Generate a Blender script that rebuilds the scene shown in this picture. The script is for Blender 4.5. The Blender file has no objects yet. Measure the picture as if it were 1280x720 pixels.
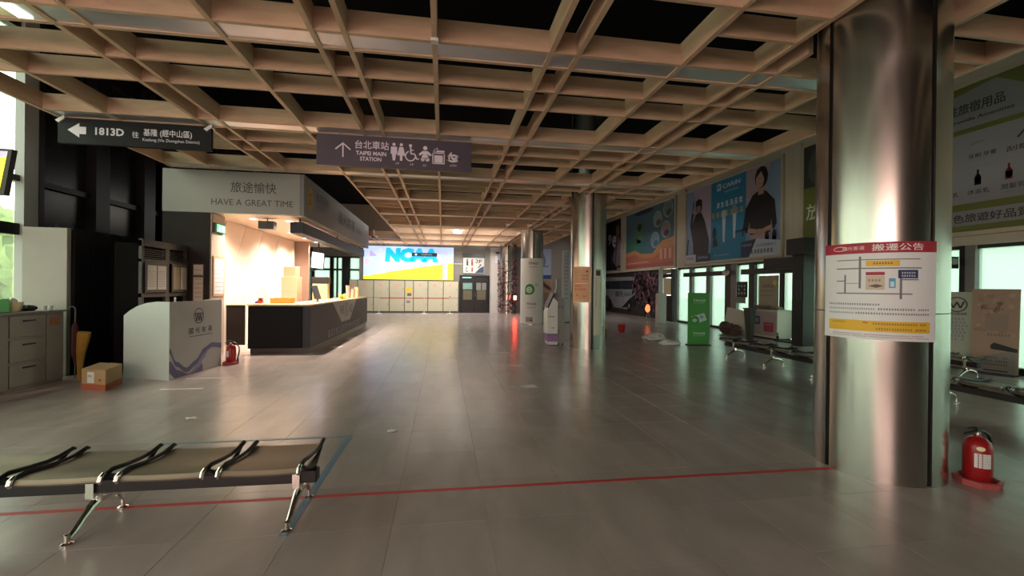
import bpy, math, random
from mathutils import Vector, Matrix
random.seed(7)
SC = bpy.context.scene
COL = SC.collection
# ------------------------------------------------------------------ camera, world, exposure
cam = bpy.data.cameras.new('camera'); co = bpy.data.objects.new('camera', cam); COL.objects.link(co)
cam.sensor_width = 36.0; cam.lens = 546.5 / 1280 * 36; cam.clip_start = 0.05; cam.clip_end = 300
VX = Vector((0.98770208, 0.01027666, 0.15600959)); VY = Vector((-0.15598012, -0.00361483, 0.98775358)); VZ = Vector((0.01071476, -0.99994066, -0.00196742))
R3 = Matrix(((VX.x, -VX.y, -VX.z), (VY.x, -VY.y, -VY.z), (VZ.x, -VZ.y, -VZ.z)))
co.matrix_world = Matrix.Translation((0, 0, 1.5)) @ R3.to_4x4()
SC.camera = co
w = bpy.data.worlds.new('world'); SC.world = w; w.use_nodes = True
bg = w.node_tree.nodes['Background']; bg.inputs[0].default_value = (0.97, 0.98, 0.93, 1); bg.inputs[1].default_value = 4.8
SC.view_settings.view_transform = 'Standard'; SC.view_settings.look = 'None'
SC.view_settings.gamma = 1; SC.view_settings.use_curve_mapping = False
SC.view_settings.exposure = 1.45
def area(name, loc, rot, sx, sy, e, col):
    L = bpy.data.lights.new(name, 'AREA'); L.shape = 'RECTANGLE'; L.size = sx; L.size_y = sy; L.energy = e; L.color = col
    o = bpy.data.objects.new(name, L); COL.objects.link(o); o.location = loc; o.rotation_euler = rot; return o
area('advertising_wall_light', (-3.4, -5.6, 2.5), (math.radians(90), 0, 0), 7.0, 2.0, 165, (1.0, .68, .60))   # big video wall behind the camera
for lx_, ly_ in ((-3.0, 23.6), (-0.6, 23.2), (1.7, 23.2), (-0.6, 20.6), (1.7, 20.6), (-0.6, 18.0), (1.7, 18.0), (6.8, 21.5)):   # unseen fill lights added above the open grid to brighten the far hall
    area('added_hall_fill', (lx_, ly_, 4.45), (0, 0, 0), 2.2, 1.8, 26, (1.0, .93, .84))
for lx_ in (-3.4, -1.4, .6, 2.2):   # fill spots without fittings, added to lift the lockers and doors at the far end
    L = bpy.data.lights.new('added_locker_fill', 'SPOT'); L.energy = 85; L.color = (1.0, .95, .86); L.spot_size = 1.5; L.spot_blend = .6; L.shadow_soft_size = .08
    o = bpy.data.objects.new('added_locker_fill', L); COL.objects.link(o); o.location = (lx_, 22.2, 3.72); o.rotation_euler = (math.radians(48), 0, 0)
SC.cycles.use_denoising = True
SC.cycles.max_bounces = 8; SC.cycles.diffuse_bounces = 4; SC.cycles.glossy_bounces = 4; SC.cycles.transparent_max_bounces = 12
SC.cycles.sample_clamp_indirect = 4.0

# ------------------------------------------------------------------ materials
MC = {}
def mat(name, col, rough=0.5, metal=0.0, noise=0.0, nscale=4.0, emit=0.0, spec=0.5, stretch=None, bump=0.0, coord='Object'):
    if name in MC: return MC[name]
    m = bpy.data.materials.new(name); m.use_nodes = True; MC[name] = m
    nt = m.node_tree; b = nt.nodes['Principled BSDF']
    c = (col[0], col[1], col[2], 1)
    b.inputs['Base Color'].default_value = c
    b.inputs['Roughness'].default_value = rough; b.inputs['Metallic'].default_value = metal
    b.inputs['Specular IOR Level'].default_value = spec
    if emit:
        b.inputs['Emission Color'].default_value = c; b.inputs['Emission Strength'].default_value = emit
    if noise or bump:
        tc = nt.nodes.new('ShaderNodeTexCoord'); mp = nt.nodes.new('ShaderNodeMapping'); nz = nt.nodes.new('ShaderNodeTexNoise')
        nt.links.new(tc.outputs[coord], mp.inputs[0]); nt.links.new(mp.outputs[0], nz.inputs['Vector'])
        if stretch: mp.inputs['Scale'].default_value = stretch
        nz.inputs['Scale'].default_value = nscale; nz.inputs['Detail'].default_value = 5
        if noise:
            rp = nt.nodes.new('ShaderNodeMapRange'); rp.inputs[1].default_value = 0.3; rp.inputs[2].default_value = 0.7
            rp.inputs[3].default_value = 1 - noise; rp.inputs[4].default_value = 1 + noise
            mx = nt.nodes.new('ShaderNodeVectorMath'); mx.operation = 'SCALE'; mx.inputs[0].default_value = col[:3]
            nt.links.new(nz.outputs[0], rp.inputs[0]); nt.links.new(rp.outputs[0], mx.inputs['Scale']); nt.links.new(mx.outputs[0], b.inputs['Base Color'])
            rr = nt.nodes.new('ShaderNodeMapRange'); rr.inputs[3].default_value = max(0.02, rough - 0.05); rr.inputs[4].default_value = rough + 0.07
            nt.links.new(nz.outputs[0], rr.inputs[0]); nt.links.new(rr.outputs[0], b.inputs['Roughness'])
        if bump:
            bp = nt.nodes.new('ShaderNodeBump'); bp.inputs['Strength'].default_value = bump; bp.inputs['Distance'].default_value = 0.01
            nt.links.new(nz.outputs[0], bp.inputs['Height']); nt.links.new(bp.outputs[0], b.inputs['Normal'])
    return m
def s(h):   # sRGB hex to linear
    v = [int(h[i:i+2], 16) / 255 for i in (0, 2, 4)]
    return tuple(x / 12.92 if x <= 0.04045 else ((x + 0.055) / 1.055) ** 2.4 for x in v)
def P_(h, rough=0.55, **k): return mat('print ' + h + ('' if not k else str(sorted(k.items()))), s(h), rough, **k)
def glass(name, tint, trans, lucent, gloss=0.06):
    m = bpy.data.materials.new(name); m.use_nodes = True; nt = m.node_tree; nt.nodes.clear()
    o = nt.nodes.new('ShaderNodeOutputMaterial'); t = nt.nodes.new('ShaderNodeBsdfTransparent'); l = nt.nodes.new('ShaderNodeBsdfTranslucent'); g = nt.nodes.new('ShaderNodeBsdfGlossy')
    t.inputs[0].default_value = tuple(x * trans for x in tint) + (1,); l.inputs[0].default_value = tuple(tint) + (1,); g.inputs['Roughness'].default_value = 0.05
    a = nt.nodes.new('ShaderNodeMixShader'); a.inputs[0].default_value = lucent; b = nt.nodes.new('ShaderNodeMixShader'); b.inputs[0].default_value = gloss
    nt.links.new(t.outputs[0], a.inputs[1]); nt.links.new(l.outputs[0], a.inputs[2]); nt.links.new(a.outputs[0], b.inputs[1]); nt.links.new(g.outputs[0], b.inputs[2]); nt.links.new(b.outputs[0], o.inputs[0])
    return m
WOOD = mat('tan laminate', (0.53, 0.365, 0.25), 0.5, noise=0.10, nscale=3, stretch=(1, 1, 6), spec=0.3)
ALU = mat('aluminium channel', (0.62, 0.62, 0.66), 0.35, 0.85, noise=0.06, nscale=2)
STEEL = mat('brushed steel', (0.52, 0.495, 0.455), 0.23, 1.0, noise=0.05, nscale=2.5, stretch=(1, 1, 0.15), bump=0.02)
CHROME = mat('polished aluminium', (0.72, 0.69, 0.64), 0.18, 1.0)
BLACK = mat('black paint', (0.012, 0.012, 0.013), 0.4)
VOID = mat('matt black slab', (0.006, 0.006, 0.007), 0.95, spec=0.05)
DARKM = mat('charcoal metal', (0.03, 0.03, 0.032), 0.45, 0.2)
GREY = mat('grey frame metal', (0.20, 0.20, 0.205), 0.45, 0.3)
CREAM = mat('cream wall panel', s('c9c2b2'), 0.6, noise=0.04, nscale=2)
WHITE = mat('white laminate', (0.66, 0.66, 0.64), 0.45, noise=0.03)
SILVERP = mat('silver grey board', (0.36, 0.355, 0.345), 0.45, 0.25, noise=0.04)
BROWN = mat('dark brown laminate', (0.022, 0.016, 0.014), 0.6, noise=0.15, spec=0.2)
CARD = mat('cardboard', (0.42, 0.27, 0.14), 0.8, noise=0.08)
FILM = glass('frosted window film', (0.80, 0.98, 0.87), 0.24, 0.20)
CLEAR = glass('window glass', (0.90, 0.98, 0.88), 0.50, 0.04)

# ------------------------------------------------------------------ mesh building
class MB:
    def __init__(self): self.v = []; self.f = []; self.mi = []; self.mats = []
    def add(self, vs, fs, m):
        if m not in self.mats: self.mats.append(m)
        k = self.mats.index(m); n = len(self.v)
        self.v += [Vector(p) for p in vs]
        for f in fs: self.f.append([i + n for i in f]); self.mi.append(k)
        return self
    def box(self, x0, y0, z0, x1, y1, z1, m):
        x0, x1 = sorted((x0, x1)); y0, y1 = sorted((y0, y1)); z0, z1 = sorted((z0, z1))
        v = [(x0,y0,z0),(x1,y0,z0),(x1,y1,z0),(x0,y1,z0),(x0,y0,z1),(x1,y0,z1),(x1,y1,z1),(x0,y1,z1)]
        return self.add(v, [(0,3,2,1),(4,5,6,7),(0,1,5,4),(1,2,6,5),(2,3,7,6),(3,0,4,7)], m)
    def hexa(self, v, m):   # 8 corners in box order
        return self.add(v, [(0,3,2,1),(4,5,6,7),(0,1,5,4),(1,2,6,5),(2,3,7,6),(3,0,4,7)], m)
    def prism(self, pts, d, m):   # pts: 3D outline, d: extrusion vector
        n = len(pts); p = [Vector(q) for q in pts]; d = Vector(d)
        nrm = Vector((0, 0, 0))
        for i in range(n): nrm += p[i].cross(p[(i + 1) % n])
        if nrm.dot(d) > 0: p = p[::-1]
        v = p + [q + d for q in p]
        return self.add(v, [list(range(n)), list(range(2*n-1, n-1, -1))] + [[(i+1) % n, i, i+n, (i+1) % n + n] for i in range(n)], m)
    def tube(self, path, r, m, n=10, caps=True):
        path = [Vector(p) for p in path]; rs = r if isinstance(r, (list, tuple)) else [r] * len(path)
        vs = []; fs = []; ref = None
        for i, p in enumerate(path):
            a = path[max(i-1, 0)]; b = path[min(i+1, len(path)-1)]; t = (b - a).normalized()
            if ref is None: ref = Vector((0, 0, 1)) if abs(t.z) < 0.9 else Vector((1, 0, 0))
            u = t.cross(ref).normalized(); v = u.cross(t).normalized(); ref = v
            for k in range(n):
                an = 2 * math.pi * k / n; vs.append(p + (u * math.cos(an) + v * math.sin(an)) * rs[i])
        for i in range(len(path) - 1):
            for k in range(n):
                a = i*n + k; b = i*n + (k+1) % n; fs.append((a, a+n, b+n, b))
        if caps: fs.append(list(range(n))); fs.append(list(range((len(path)-1)*n, len(path)*n))[::-1])
        return self.add(vs, fs, m)
    def lathe(self, prof, m, c=(0, 0, 0), n=24, a0=0, a1=2*math.pi):
        full = abs(a1 - a0 - 2*math.pi) < 1e-6; k = n if full else n + 1; vs = []; fs = []
        for r, z in prof:
            for i in range(k):
                a = a0 + (a1 - a0) * i / n; vs.append((c[0] + r*math.cos(a), c[1] + r*math.sin(a), c[2] + z))
        for j in range(len(prof) - 1):
            for i in range(n):
                i2 = (i+1) % k; fs.append((j*k+i, j*k+i2, (j+1)*k+i2, (j+1)*k+i))
        if full:
            if prof[0][0] > 1e-4: fs.append([i for i in range(k)][::-1])
            if prof[-1][0] > 1e-4: fs.append([(len(prof)-1)*k + i for i in range(k)])
        return self.add(vs, fs, m)
    def blob(self, c, r, m, amp=0.2, seed=0, nu=14, nv=9, flat=False):
        rnd = random.Random(seed); ph = [(rnd.uniform(1, 5), rnd.uniform(1, 5), rnd.uniform(0, 6)) for _ in range(6)]
        vs = []; fs = []
        for j in range(nv + 1):
            th = math.pi * j / nv
            for i in range(nu):
                a = 2*math.pi*i/nu; d = Vector((math.sin(th)*math.cos(a), math.sin(th)*math.sin(a), math.cos(th)))
                k = 1 + amp * sum(math.sin(p*d.x*2 + q*d.y*2 + d.z*3 + o) for p, q, o in ph) / 3
                q = Vector((c[0] + d.x*r[0]*k, c[1] + d.y*r[1]*k, c[2] + d.z*r[2]*k))
                if flat: q.z = max(q.z, flat)
                vs.append(q)
        for j in range(nv):
            for i in range(nu): fs.append((j*nu+i, (j+1)*nu+i, (j+1)*nu+(i+1) % nu, j*nu+(i+1) % nu))
        return self.add(vs, fs, m)

ORG = {}
def build(name, mb, parent=None, smooth=True, bevel=0.0, org=None):
    me = bpy.data.meshes.new(name)
    o = Vector((0, 0, 0))
    if parent is not None: o = ORG[parent]
    elif org is not None: o = Vector(org)
    me.from_pydata([v - o for v in mb.v], [], mb.f)
    for m in mb.mats: me.materials.append(m)
    me.polygons.foreach_set('material_index', mb.mi)
    if smooth:
        me.polygons.foreach_set('use_smooth', [True] * len(me.polygons)); me.set_sharp_from_angle(angle=math.radians(35))
    me.update()
    ob = bpy.data.objects.new(name, me); COL.objects.link(ob); ORG[ob] = o
    if parent is not None: ob.parent = parent
    else: ob.location = o
    if bevel:
        b = ob.modifiers.new('bevel', 'BEVEL'); b.width = bevel; b.segments = 2; b.limit_method = 'ANGLE'
    return ob
def tag(o, label, cat, group=None):
    o['label'] = label; o['category'] = cat
    if group: o['group'] = group
    return o
def thing(name, label, cat, loc=(0, 0, 0), group=None):
    o = bpy.data.objects.new(name, None); COL.objects.link(o); o.location = loc; o.empty_display_size = 0.1; ORG[o] = Vector(loc)
    return tag(o, label, cat, group)
def solo(name, mb, label, cat, org, group=None, **k): return tag(build(name, mb, None, org=org, **k), label, cat, group)
def struct(name, mb, **k):
    o = build(name, mb, None, **k); o['kind'] = 'structure'; return o
def dup(root, loc, rz=0, label=None, group=None):
    r = root.copy(); COL.objects.link(r); r.location = loc; r.rotation_euler = (0, 0, rz)
    if label: r['label'] = label
    if group: r['group'] = group
    for ch in list(root.children):
        c = ch.copy(); COL.objects.link(c); c.parent = r
        for g in list(ch.children):
            d = g.copy(); COL.objects.link(d); d.parent = c
    return r

TXT = {}
def text_geo(t, bold=0.0, res=2):
    cjk = any(ord(c) > 0x2000 for c in t); b2 = bold if cjk else 0; bold = 0 if cjk else bold
    k = (t, bold, b2)
    if k in TXT: return TXT[k]
    cu = bpy.data.curves.new('t', 'FONT'); cu.body = t; cu.offset = bold; cu.resolution_u = res; cu.fill_mode = 'FRONT'
    ob = bpy.data.objects.new('t', cu); me = bpy.data.meshes.new_from_object(ob)
    vs = [(v.co.x, v.co.y) for v in me.vertices]; fs = [tuple(p.vertices) for p in me.polygons]
    bpy.data.objects.remove(ob); bpy.data.meshes.remove(me); bpy.data.curves.remove(cu)
    if not vs: vs = [(0, 0)]
    if False:
        n = len(vs); vs0 = list(vs); fs0 = list(fs)
        for q, (dx, dy) in enumerate(((b2, 0), (0, b2), (b2, b2)), 1): vs += [(x + dx, y + dy) for x, y in vs0]; fs += [tuple(i + n*q for i in f) for f in fs0]
    x0 = min(v[0] for v in vs); x1 = max(v[0] for v in vs); y0 = min(v[1] for v in vs); y1 = max(v[1] for v in vs)
    TXT[k] = ([((x-x0)/(x1-x0 or 1), (y-y0)/(y1-y0 or 1)) for x, y in vs], fs, (x1-x0)/((y1-y0) or 1)); return TXT[k]

class Sheet:
    def __init__(self, O, ux, uy, mb=None, fn=None, eps=0.002):
        self.O = Vector(O); self.ux = Vector(ux); self.uy = Vector(uy); self.n = self.ux.cross(self.uy); self.mb = mb or MB(); self.fn = fn; self.eps = eps
    def p(self, x, y, l):
        if self.fn: return Vector(self.fn(x, y, l * self.eps))
        return self.O + self.ux*x + self.uy*y + self.n*(l*self.eps)
    def poly(self, pts, m, l=1):
        xs_ = [q[0] for q in pts]
        if self.fn and max(xs_) - min(xs_) > .035:
            a = min(xs_); n = int((max(xs_) - a)/.03) + 1; st = (max(xs_) - a)/n
            for i in range(n):
                c = self.clipx(self.clipx(pts, a + st*i, 1), a + st*(i+1), -1)
                if len(c) > 2: self.mb.add([self.p(x, y, l) for x, y in c], [list(range(len(c)))], m)
            return
        self.mb.add([self.p(x, y, l) for x, y in pts], [list(range(len(pts)))], m)
    def clipx(self, pts, X, sg):
        o = []
        for i in range(len(pts)):
            p, q = pts[i], pts[(i+1) % len(pts)]; ip = (p[0]-X)*sg >= -1e-9; iq = (q[0]-X)*sg >= -1e-9
            if ip: o.append(p)
            if ip != iq: t = (X-p[0])/(q[0]-p[0]); o.append((X, p[1]+(q[1]-p[1])*t))
        return o
    def rect(self, x0, y0, x1, y1, m, l=1):
        n = 1
        if self.fn: n = max(1, int(abs(x1-x0) / 0.03))
        for i in range(n):
            a = x0 + (x1-x0)*i/n; b = x0 + (x1-x0)*(i+1)/n
            self.poly([(a, y0), (b, y0), (b, y1), (a, y1)], m, l)
    def disc(self, cx, cy, rx, m, l=1, ry=None, n=22):
        ry = rx if ry is None else ry
        self.poly([(cx + rx*math.cos(2*math.pi*i/n), cy + ry*math.sin(2*math.pi*i/n)) for i in range(n)], m, l)
    def ring(self, cx, cy, r, w_, m, l=1, ry=None, n=28, a0=0, a1=360):
        ry = r if ry is None else ry
        for i in range(n):
            a = math.radians(a0 + (a1-a0)*i/n); b = math.radians(a0 + (a1-a0)*(i+1)/n)
            self.poly([(cx+(r-w_)*math.cos(a), cy+(ry-w_)*math.sin(a)), (cx+r*math.cos(a), cy+ry*math.sin(a)), (cx+r*math.cos(b), cy+ry*math.sin(b)), (cx+(r-w_)*math.cos(b), cy+(ry-w_)*math.sin(b))], m, l)
    def line(self, x0, y0, x1, y1, w_, m, l=1):
        d = Vector((x1-x0, y1-y0)).normalized(); nx, ny = -d.y*w_/2, d.x*w_/2
        self.poly([(x0+nx, y0+ny), (x0-nx, y0-ny), (x1-nx, y1-ny), (x1+nx, y1+ny)], m, l)
    def text(self, t, x, y, w_, h, m, l=2, bold=0.0, keep=False, shear=0.0):
        vs, fs, asp = text_geo(t, bold)
        if keep: w_ = h * asp
        for k, (dx, dy) in enumerate(((0, 0), (1, 0), (0, 1), (1, 1)) if bold and any(ord(c) > 0x2000 for c in t) else ((0, 0),)):
            o = min(h, w_)*bold*.8
            self.mb.add([self.p(x + a*w_ + shear*b*h + dx*o, y + b*h + dy*o, l + .12*k) for a, b in vs], fs, m)
        return w_
    def scribble(self, x, y, w_, h, m, l=2, cell=None, seed=0, fill=0.62):   # row of illegible characters
        rnd = random.Random(seed); cell = cell or h; k = max(1, int(w_/cell)); c = w_/k
        for i in range(k):
            if rnd.random() < 0.06: continue
            xx = x + i*c; g = c*0.8
            for q in range(3): yy = y + h*(0.05 + 0.33*q + rnd.uniform(0, .06)); self.rect(xx + rnd.uniform(0, .15)*g, yy, xx + g*rnd.uniform(.75, 1), yy + h*0.17, m, l)
            xx2 = xx + g*rnd.uniform(.25, .65); self.rect(xx2, y, xx2 + g*0.16, y + h, m, l)
# ------------------------------------------------------------------ setting: floor, ceiling, walls
TILE = mat('grey porcelain tile', (0.155, 0.145, 0.138), 0.30, spec=0.5)
nt = TILE.node_tree; bs = nt.nodes['Principled BSDF']
geo = nt.nodes.new('ShaderNodeNewGeometry'); mp = nt.nodes.new('ShaderNodeMapping'); mp.inputs['Scale'].default_value = (1.6, 0.6, 1)
n1 = nt.nodes.new('ShaderNodeTexNoise'); n1.inputs['Scale'].default_value = 2.2; n1.inputs['Detail'].default_value = 7; n1.inputs['Distortion'].default_value = 0.6
rp = nt.nodes.new('ShaderNodeValToRGB'); rp.color_ramp.elements[0].position = .3; rp.color_ramp.elements[1].position = .72
rp.color_ramp.elements[0].color = (0.325, 0.28, 0.268, 1); rp.color_ramp.elements[1].color = (0.42, 0.36, 0.345, 1)
nt.links.new(geo.outputs['Position'], mp.inputs[0]); nt.links.new(mp.outputs[0], n1.inputs['Vector']); nt.links.new(n1.outputs[0], rp.inputs[0])
oi = nt.nodes.new('ShaderNodeObjectInfo'); mr = nt.nodes.new('ShaderNodeMapRange'); mr.inputs[3].default_value = .94; mr.inputs[4].default_value = 1.06
sc_ = nt.nodes.new('ShaderNodeVectorMath'); sc_.operation = 'SCALE'
nt.links.new(oi.outputs['Random'], mr.inputs[0]); nt.links.new(rp.outputs[0], sc_.inputs[0]); nt.links.new(mr.outputs[0], sc_.inputs['Scale']); nt.links.new(sc_.outputs[0], bs.inputs['Base Color'])
n2 = nt.nodes.new('ShaderNodeTexNoise'); n2.inputs['Scale'].default_value = 5; n2.inputs['Detail'].default_value = 6
nt.links.new(geo.outputs['Position'], n2.inputs['Vector']); r2 = nt.nodes.new('ShaderNodeMapRange'); r2.inputs[3].default_value = 0.22; r2.inputs[4].default_value = 0.27
nt.links.new(n2.outputs[0], r2.inputs[0]); nt.links.new(r2.outputs[0], bs.inputs['Roughness'])
GROUT = mat('grout', (0.22, 0.20, 0.19), 0.6)
floor = struct('floor', MB().box(-7.2, -6, -0.3, 10.7, 28.2, -0.006, GROUT))
def tile_mb(x, y, w_=0.6, h=0.6, g=0.0006, c=0.0012):
    x0, y0, x1, y1 = x+g, y+g, x+w_-g, y+h-g
    v = [(x0,y0,-.0055),(x1,y0,-.0055),(x1,y1,-.0055),(x0,y1,-.0055),(x0,y0,-c),(x1,y0,-c),(x1,y1,-c),(x0,y1,-c),(x0+c,y0+c,0),(x1-c,y0+c,0),(x1-c,y1-c,0),(x0+c,y1-c,0)]
    f = [(8,9,10,11)] + [(a, b, b+4, a+4) for a, b in ((0,1),(1,2),(2,3),(3,0),(4,5),(5,6),(6,7),(7,4))]
    return v, f
near = set(); cand = []
for i in range(-13, 18):
    for j in range(-15, 44):
        x = 0.30 + 0.6*i; y = 2.2 + 0.6*j
        if x < -7.1 or x > 10.3 or y > 27.8: continue
        cx, cy = x + .3, y + .3
        if cy > 1.8 and -0.92*cy - .5 < cx < 1.75*cy + .5 and cy < 8.0: cand.append((cx*cx + cy*cy, i, j))
cand.sort(); near = {(i, j) for _, i, j in cand[:280]}
tv, tf = tile_mb(0, 0); tm = MB().add(tv, tf, TILE); t0 = None; rest = MB()
for i in range(-13, 18):
    for j in range(-15, 44):
        x = 0.30 + 0.6*i; y = 2.2 + 0.6*j
        if x < -7.1 or x > 10.3 or y > 27.8: continue
        if (i, j) in near:
            if t0 is None: t0 = build('tile', tm, floor, smooth=False); t = t0
            else: t = t0.copy(); COL.objects.link(t)
            t.location = (x, y, 0)
        else:
            v, f = tile_mb(x, y); rest.add(v, f, TILE)
o = build('tile', rest, floor, smooth=False); o['kind'] = 'stuff'

struct('wall_front', MB().box(-7.2, -6.2, 0, 10.7, -6.0, 6.0, mat('dim front wall', (.10, .085, .075), .6, noise=.05)))
ceiling = struct('ceiling', MB().box(-7.4, -6, 6.0, 10.9, 28.2, 6.2, VOID))
HC = 3.78; BH = 0.21
PILLARS = [(3.71, 3.24, .45), (3.62, 10.63, .44), (3.63, 17.75, .46), (3.63, 24.7, .45)]
def xbeam(y, x0, x1, t=0.035, zb=HC + .002, h=BH, m=WOOD, name='beam'):
    segs = [(x0, x1)]
    for px, py, r in PILLARS:
        if abs(y - py) < r + .05: segs = [q for a, b in segs for q in ((a, min(b, px-r-.03)), (max(a, px+r+.03), b)) if q[1] - q[0] > .05]
    for a, b in segs: build(name, MB().box(a, y - t/2, zb, b, y + t/2, zb + h, m), ceiling, smooth=False)
def xr(y):   # left end of the grid at depth y
    if y < 9.5: return -5.25
    if y < 20.3: return -2.02
    return -4.6
for k in range(-1, 9):
    y0 = 4.30 + 2.515*k
    if y0 > 25: break
    xl = xr(y0)
    for a, b in ((y0-.165, y0-.12), (y0+.12, y0+.165)):
        xbeam((a+b)/2, xl, 5.35, t=.045, zb=HC)
    tr = MB()
    segs = [(xl, 5.33)]
    for px, py, r in PILLARS:
        if abs(y0 - py) < r + .12: segs = [q for a, b in segs for q in ((a, min(b, px-r-.03)), (max(a, px+r+.03), b)) if q[1] - q[0] > .05]
    for a, b in segs:
        build('metal_channel', MB().box(a, y0-.119, HC+.012, b, y0+.119, HC+.03, ALU).box(a, y0-.119, HC+.03, b, y0-.11, HC+.16, ALU).box(a, y0+.11, HC+.03, b, y0+.119, HC+.16, ALU), ceiling, smooth=False)
    for dy in ((0.695, 1.235) if k >= 0 else (1.445,)):
        if y0 + dy < 25.1: xbeam(y0 + dy, xr(y0 + dy), 5.35)
xbeam(3.60, 2.42, 5.35)
def ybeam(x, y0, y1, t=0.05, z=HC - .001):
    segs = [(y0, y1)]
    for px, py, r in PILLARS:
        if abs(x - px) < r + .02:
            d = r + .03; segs = [q for a, b in segs for q in ((a, min(b, py-d)), (max(a, py+d), b)) if q[1] - q[0] > .05]
    for a, b in segs: build('beam', MB().box(x - t/2, a, z, x + t/2, b, z + BH + .01, WOOD), ceiling, smooth=False)
for x in (-5.25, -4.50, -3.40, -3.12):
    ybeam(x, -4, 9.5)
    if x > -4.6: ybeam(x, 20.3, 25.2)
for x in (-2.02, -1.19, -.905, -.10, 1.02, 1.29, 2.39, 3.22, 3.48, 4.31, 5.35): ybeam(x, -4, 25.2)
lamp = mat('white lamp', (0.95, 1.0, 0.92), 0.4, emit=6.0)
solo('ceiling_lamp', MB().box(.42, 17.9, 3.70, .72, 18.2, 3.775, lamp), 'small bright white lamp under the far ceiling grid', 'lamp', (.57, 18.05, 3.70))
solo('lamp_diffuser', MB().box(-3.64, 4.20, HC-.002, -3.53, 4.40, HC+.011, mat('lit diffuser', (.9, 1, .93), .4, emit=0.7)), 'square lit diffuser at the left end of the nearest metal channel', 'lamp', (-3.52, 4.3, HC))
solo('smoke_detector', MB().box(-.135, 4.07, HC-.03, -.065, 4.14, HC-.002, WHITE), 'small white detector box on the middle ceiling beam', 'detector', (-.1, 4.1, HC-.03))

# right wall (X = 10.5): cream band above the glazing
wr = MB().box(10.5, -6, 2.44, 10.7, 28.2, 6.0, CREAM)
wall_right = struct('wall_right', wr)
for y0, y1 in ((24.0, 24.5), (17.65, 18.4), (11.42, 12.1)):
    build('panel', MB().box(10.40, y0+.03, 2.46, 10.498, (y0+y1)/2-.03, 5.85, CREAM).box(10.43, (y0+y1)/2+.01, 2.46, 10.498, y1-.03, 5.85, CREAM), wall_right, smooth=False)
build('panel', MB().box(10.36, -6, 2.44, 10.498, 28, 2.50, CREAM), wall_right, smooth=False)
wl = MB().box(10.5, 19.75, 0, 10.7, 28.2, 2.44, mat('dark grey wall', s('5b5753'), .6, noise=.06)); wall_lower = struct('wall_right_lower', wl)
# back wall
GW = mat('grey wall', s('8a8580'), .6, noise=.05)
wall_back = struct('wall_back', MB().box(-4.6, 25.3, 0, 8.0, 25.5, 6.0, GW).box(8.0, 25.3, 0, 8.2, 28.2, 6, GW).box(8.2, 28.0, 0, 10.7, 28.2, 6.0, GW).box(-7.2, 25.3, 3.1, -4.6, 25.5, 6, GW))
WP = mat('white wall panel', s('cfcac6'), .5, noise=.03)
for x0, x1 in ((2.68, 2.72), (2.735, 3.18), (3.195, 3.72)): build('panel', MB().box(x0, 25.12, 0, x1, 25.298, 3.77, WP), wall_back, smooth=False)
# far left glazed end
w3 = struct('window_3', MB().box(-7.2, 25.3, 2.32, -4.6, 25.42, 2.42, BLACK).box(-7.2, 25.3, 0, -4.6, 25.42, .08, BLACK).box(-7.2, 25.3, 3.02, -4.6, 25.42, 3.1, BLACK))
for x0, x1, m in ((-7.2, -6.95, BLACK), (-6.15, -5.95, BLACK), (-5.8, -5.72, BLACK), (-5.52, -5.08, BLACK)): build('mullion', MB().box(x0, 25.28, .08, x1, 25.44, 3.02, m), w3, smooth=False)
for x0, x1 in ((-6.95, -6.15), (-5.95, -5.8), (-5.72, -5.52), (-5.08, -4.6)): build('pane', MB().box(x0, 25.35, .08, x1, 25.36, 2.32, FILM), w3, smooth=False); build('pane', MB().box(x0, 25.35, 2.42, x1, 25.36, 3.02, FILM), w3, smooth=False)
# left facade
w1 = struct('window_1', MB().box(-7.1, -6, 0, -7.0, 8.45, .15, GREY))
for z0, z1, m in ((2.28, 2.47, BLACK), (3.17, 3.27, BLACK), (5.7, 6.0, BLACK)):
    build('transom', MB().box(-7.12, -6, z0, -6.96, 25.3, z1, m), w1, smooth=False)
for y0, y1, d, m in ((8.46, 8.72, .14, mat('pale frame metal', (.42, .42, .41), .5)), (8.725, 8.82, .16, BLACK), (9.93, 10.3, .2, BLACK), (11.36, 11.75, .2, BLACK), (12.1, 12.5, .2, BLACK), (14.9, 15.2, .2, BLACK), (18.4, 18.7, .2, BLACK), (21.9, 22.2, .2, BLACK), (5.0, 5.12, .14, GREY), (1.5, 1.62, .14, GREY), (-2, -1.88, .14, GREY)):
    build('mullion', MB().box(-7.0-d*.3, y0, 0, -7.0+d*.7, y1, 6.0, m), w1, smooth=False)
ys = [-6, -1.94, 1.56, 5.06, 8.46]
for a, b in zip(ys[:-1], ys[1:]):
    for z0, z1 in ((.15, 2.28), (2.47, 3.17), (3.27, 5.7)): build('pane', MB().box(-7.06, a+.06, z0, -7.05, b-(.06 if b < 8 else 0), z1, CLEAR), w1, smooth=False)
DG = mat('blacked-out glass', (0.022, 0.024, 0.028), 0.25, noise=.2, nscale=1)
for a, b in ((8.82, 9.93), (10.3, 11.36), (11.75, 12.1), (12.5, 14.9), (15.2, 18.4), (18.7, 21.9), (22.2, 25.3)):
    for z0, z1 in ((0, 2.28), (2.47, 3.17), (3.27, 5.7)): build('dark_pane', MB().box(-7.06, a, z0, -7.04, b, z1, DG), w1, smooth=False)
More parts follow.
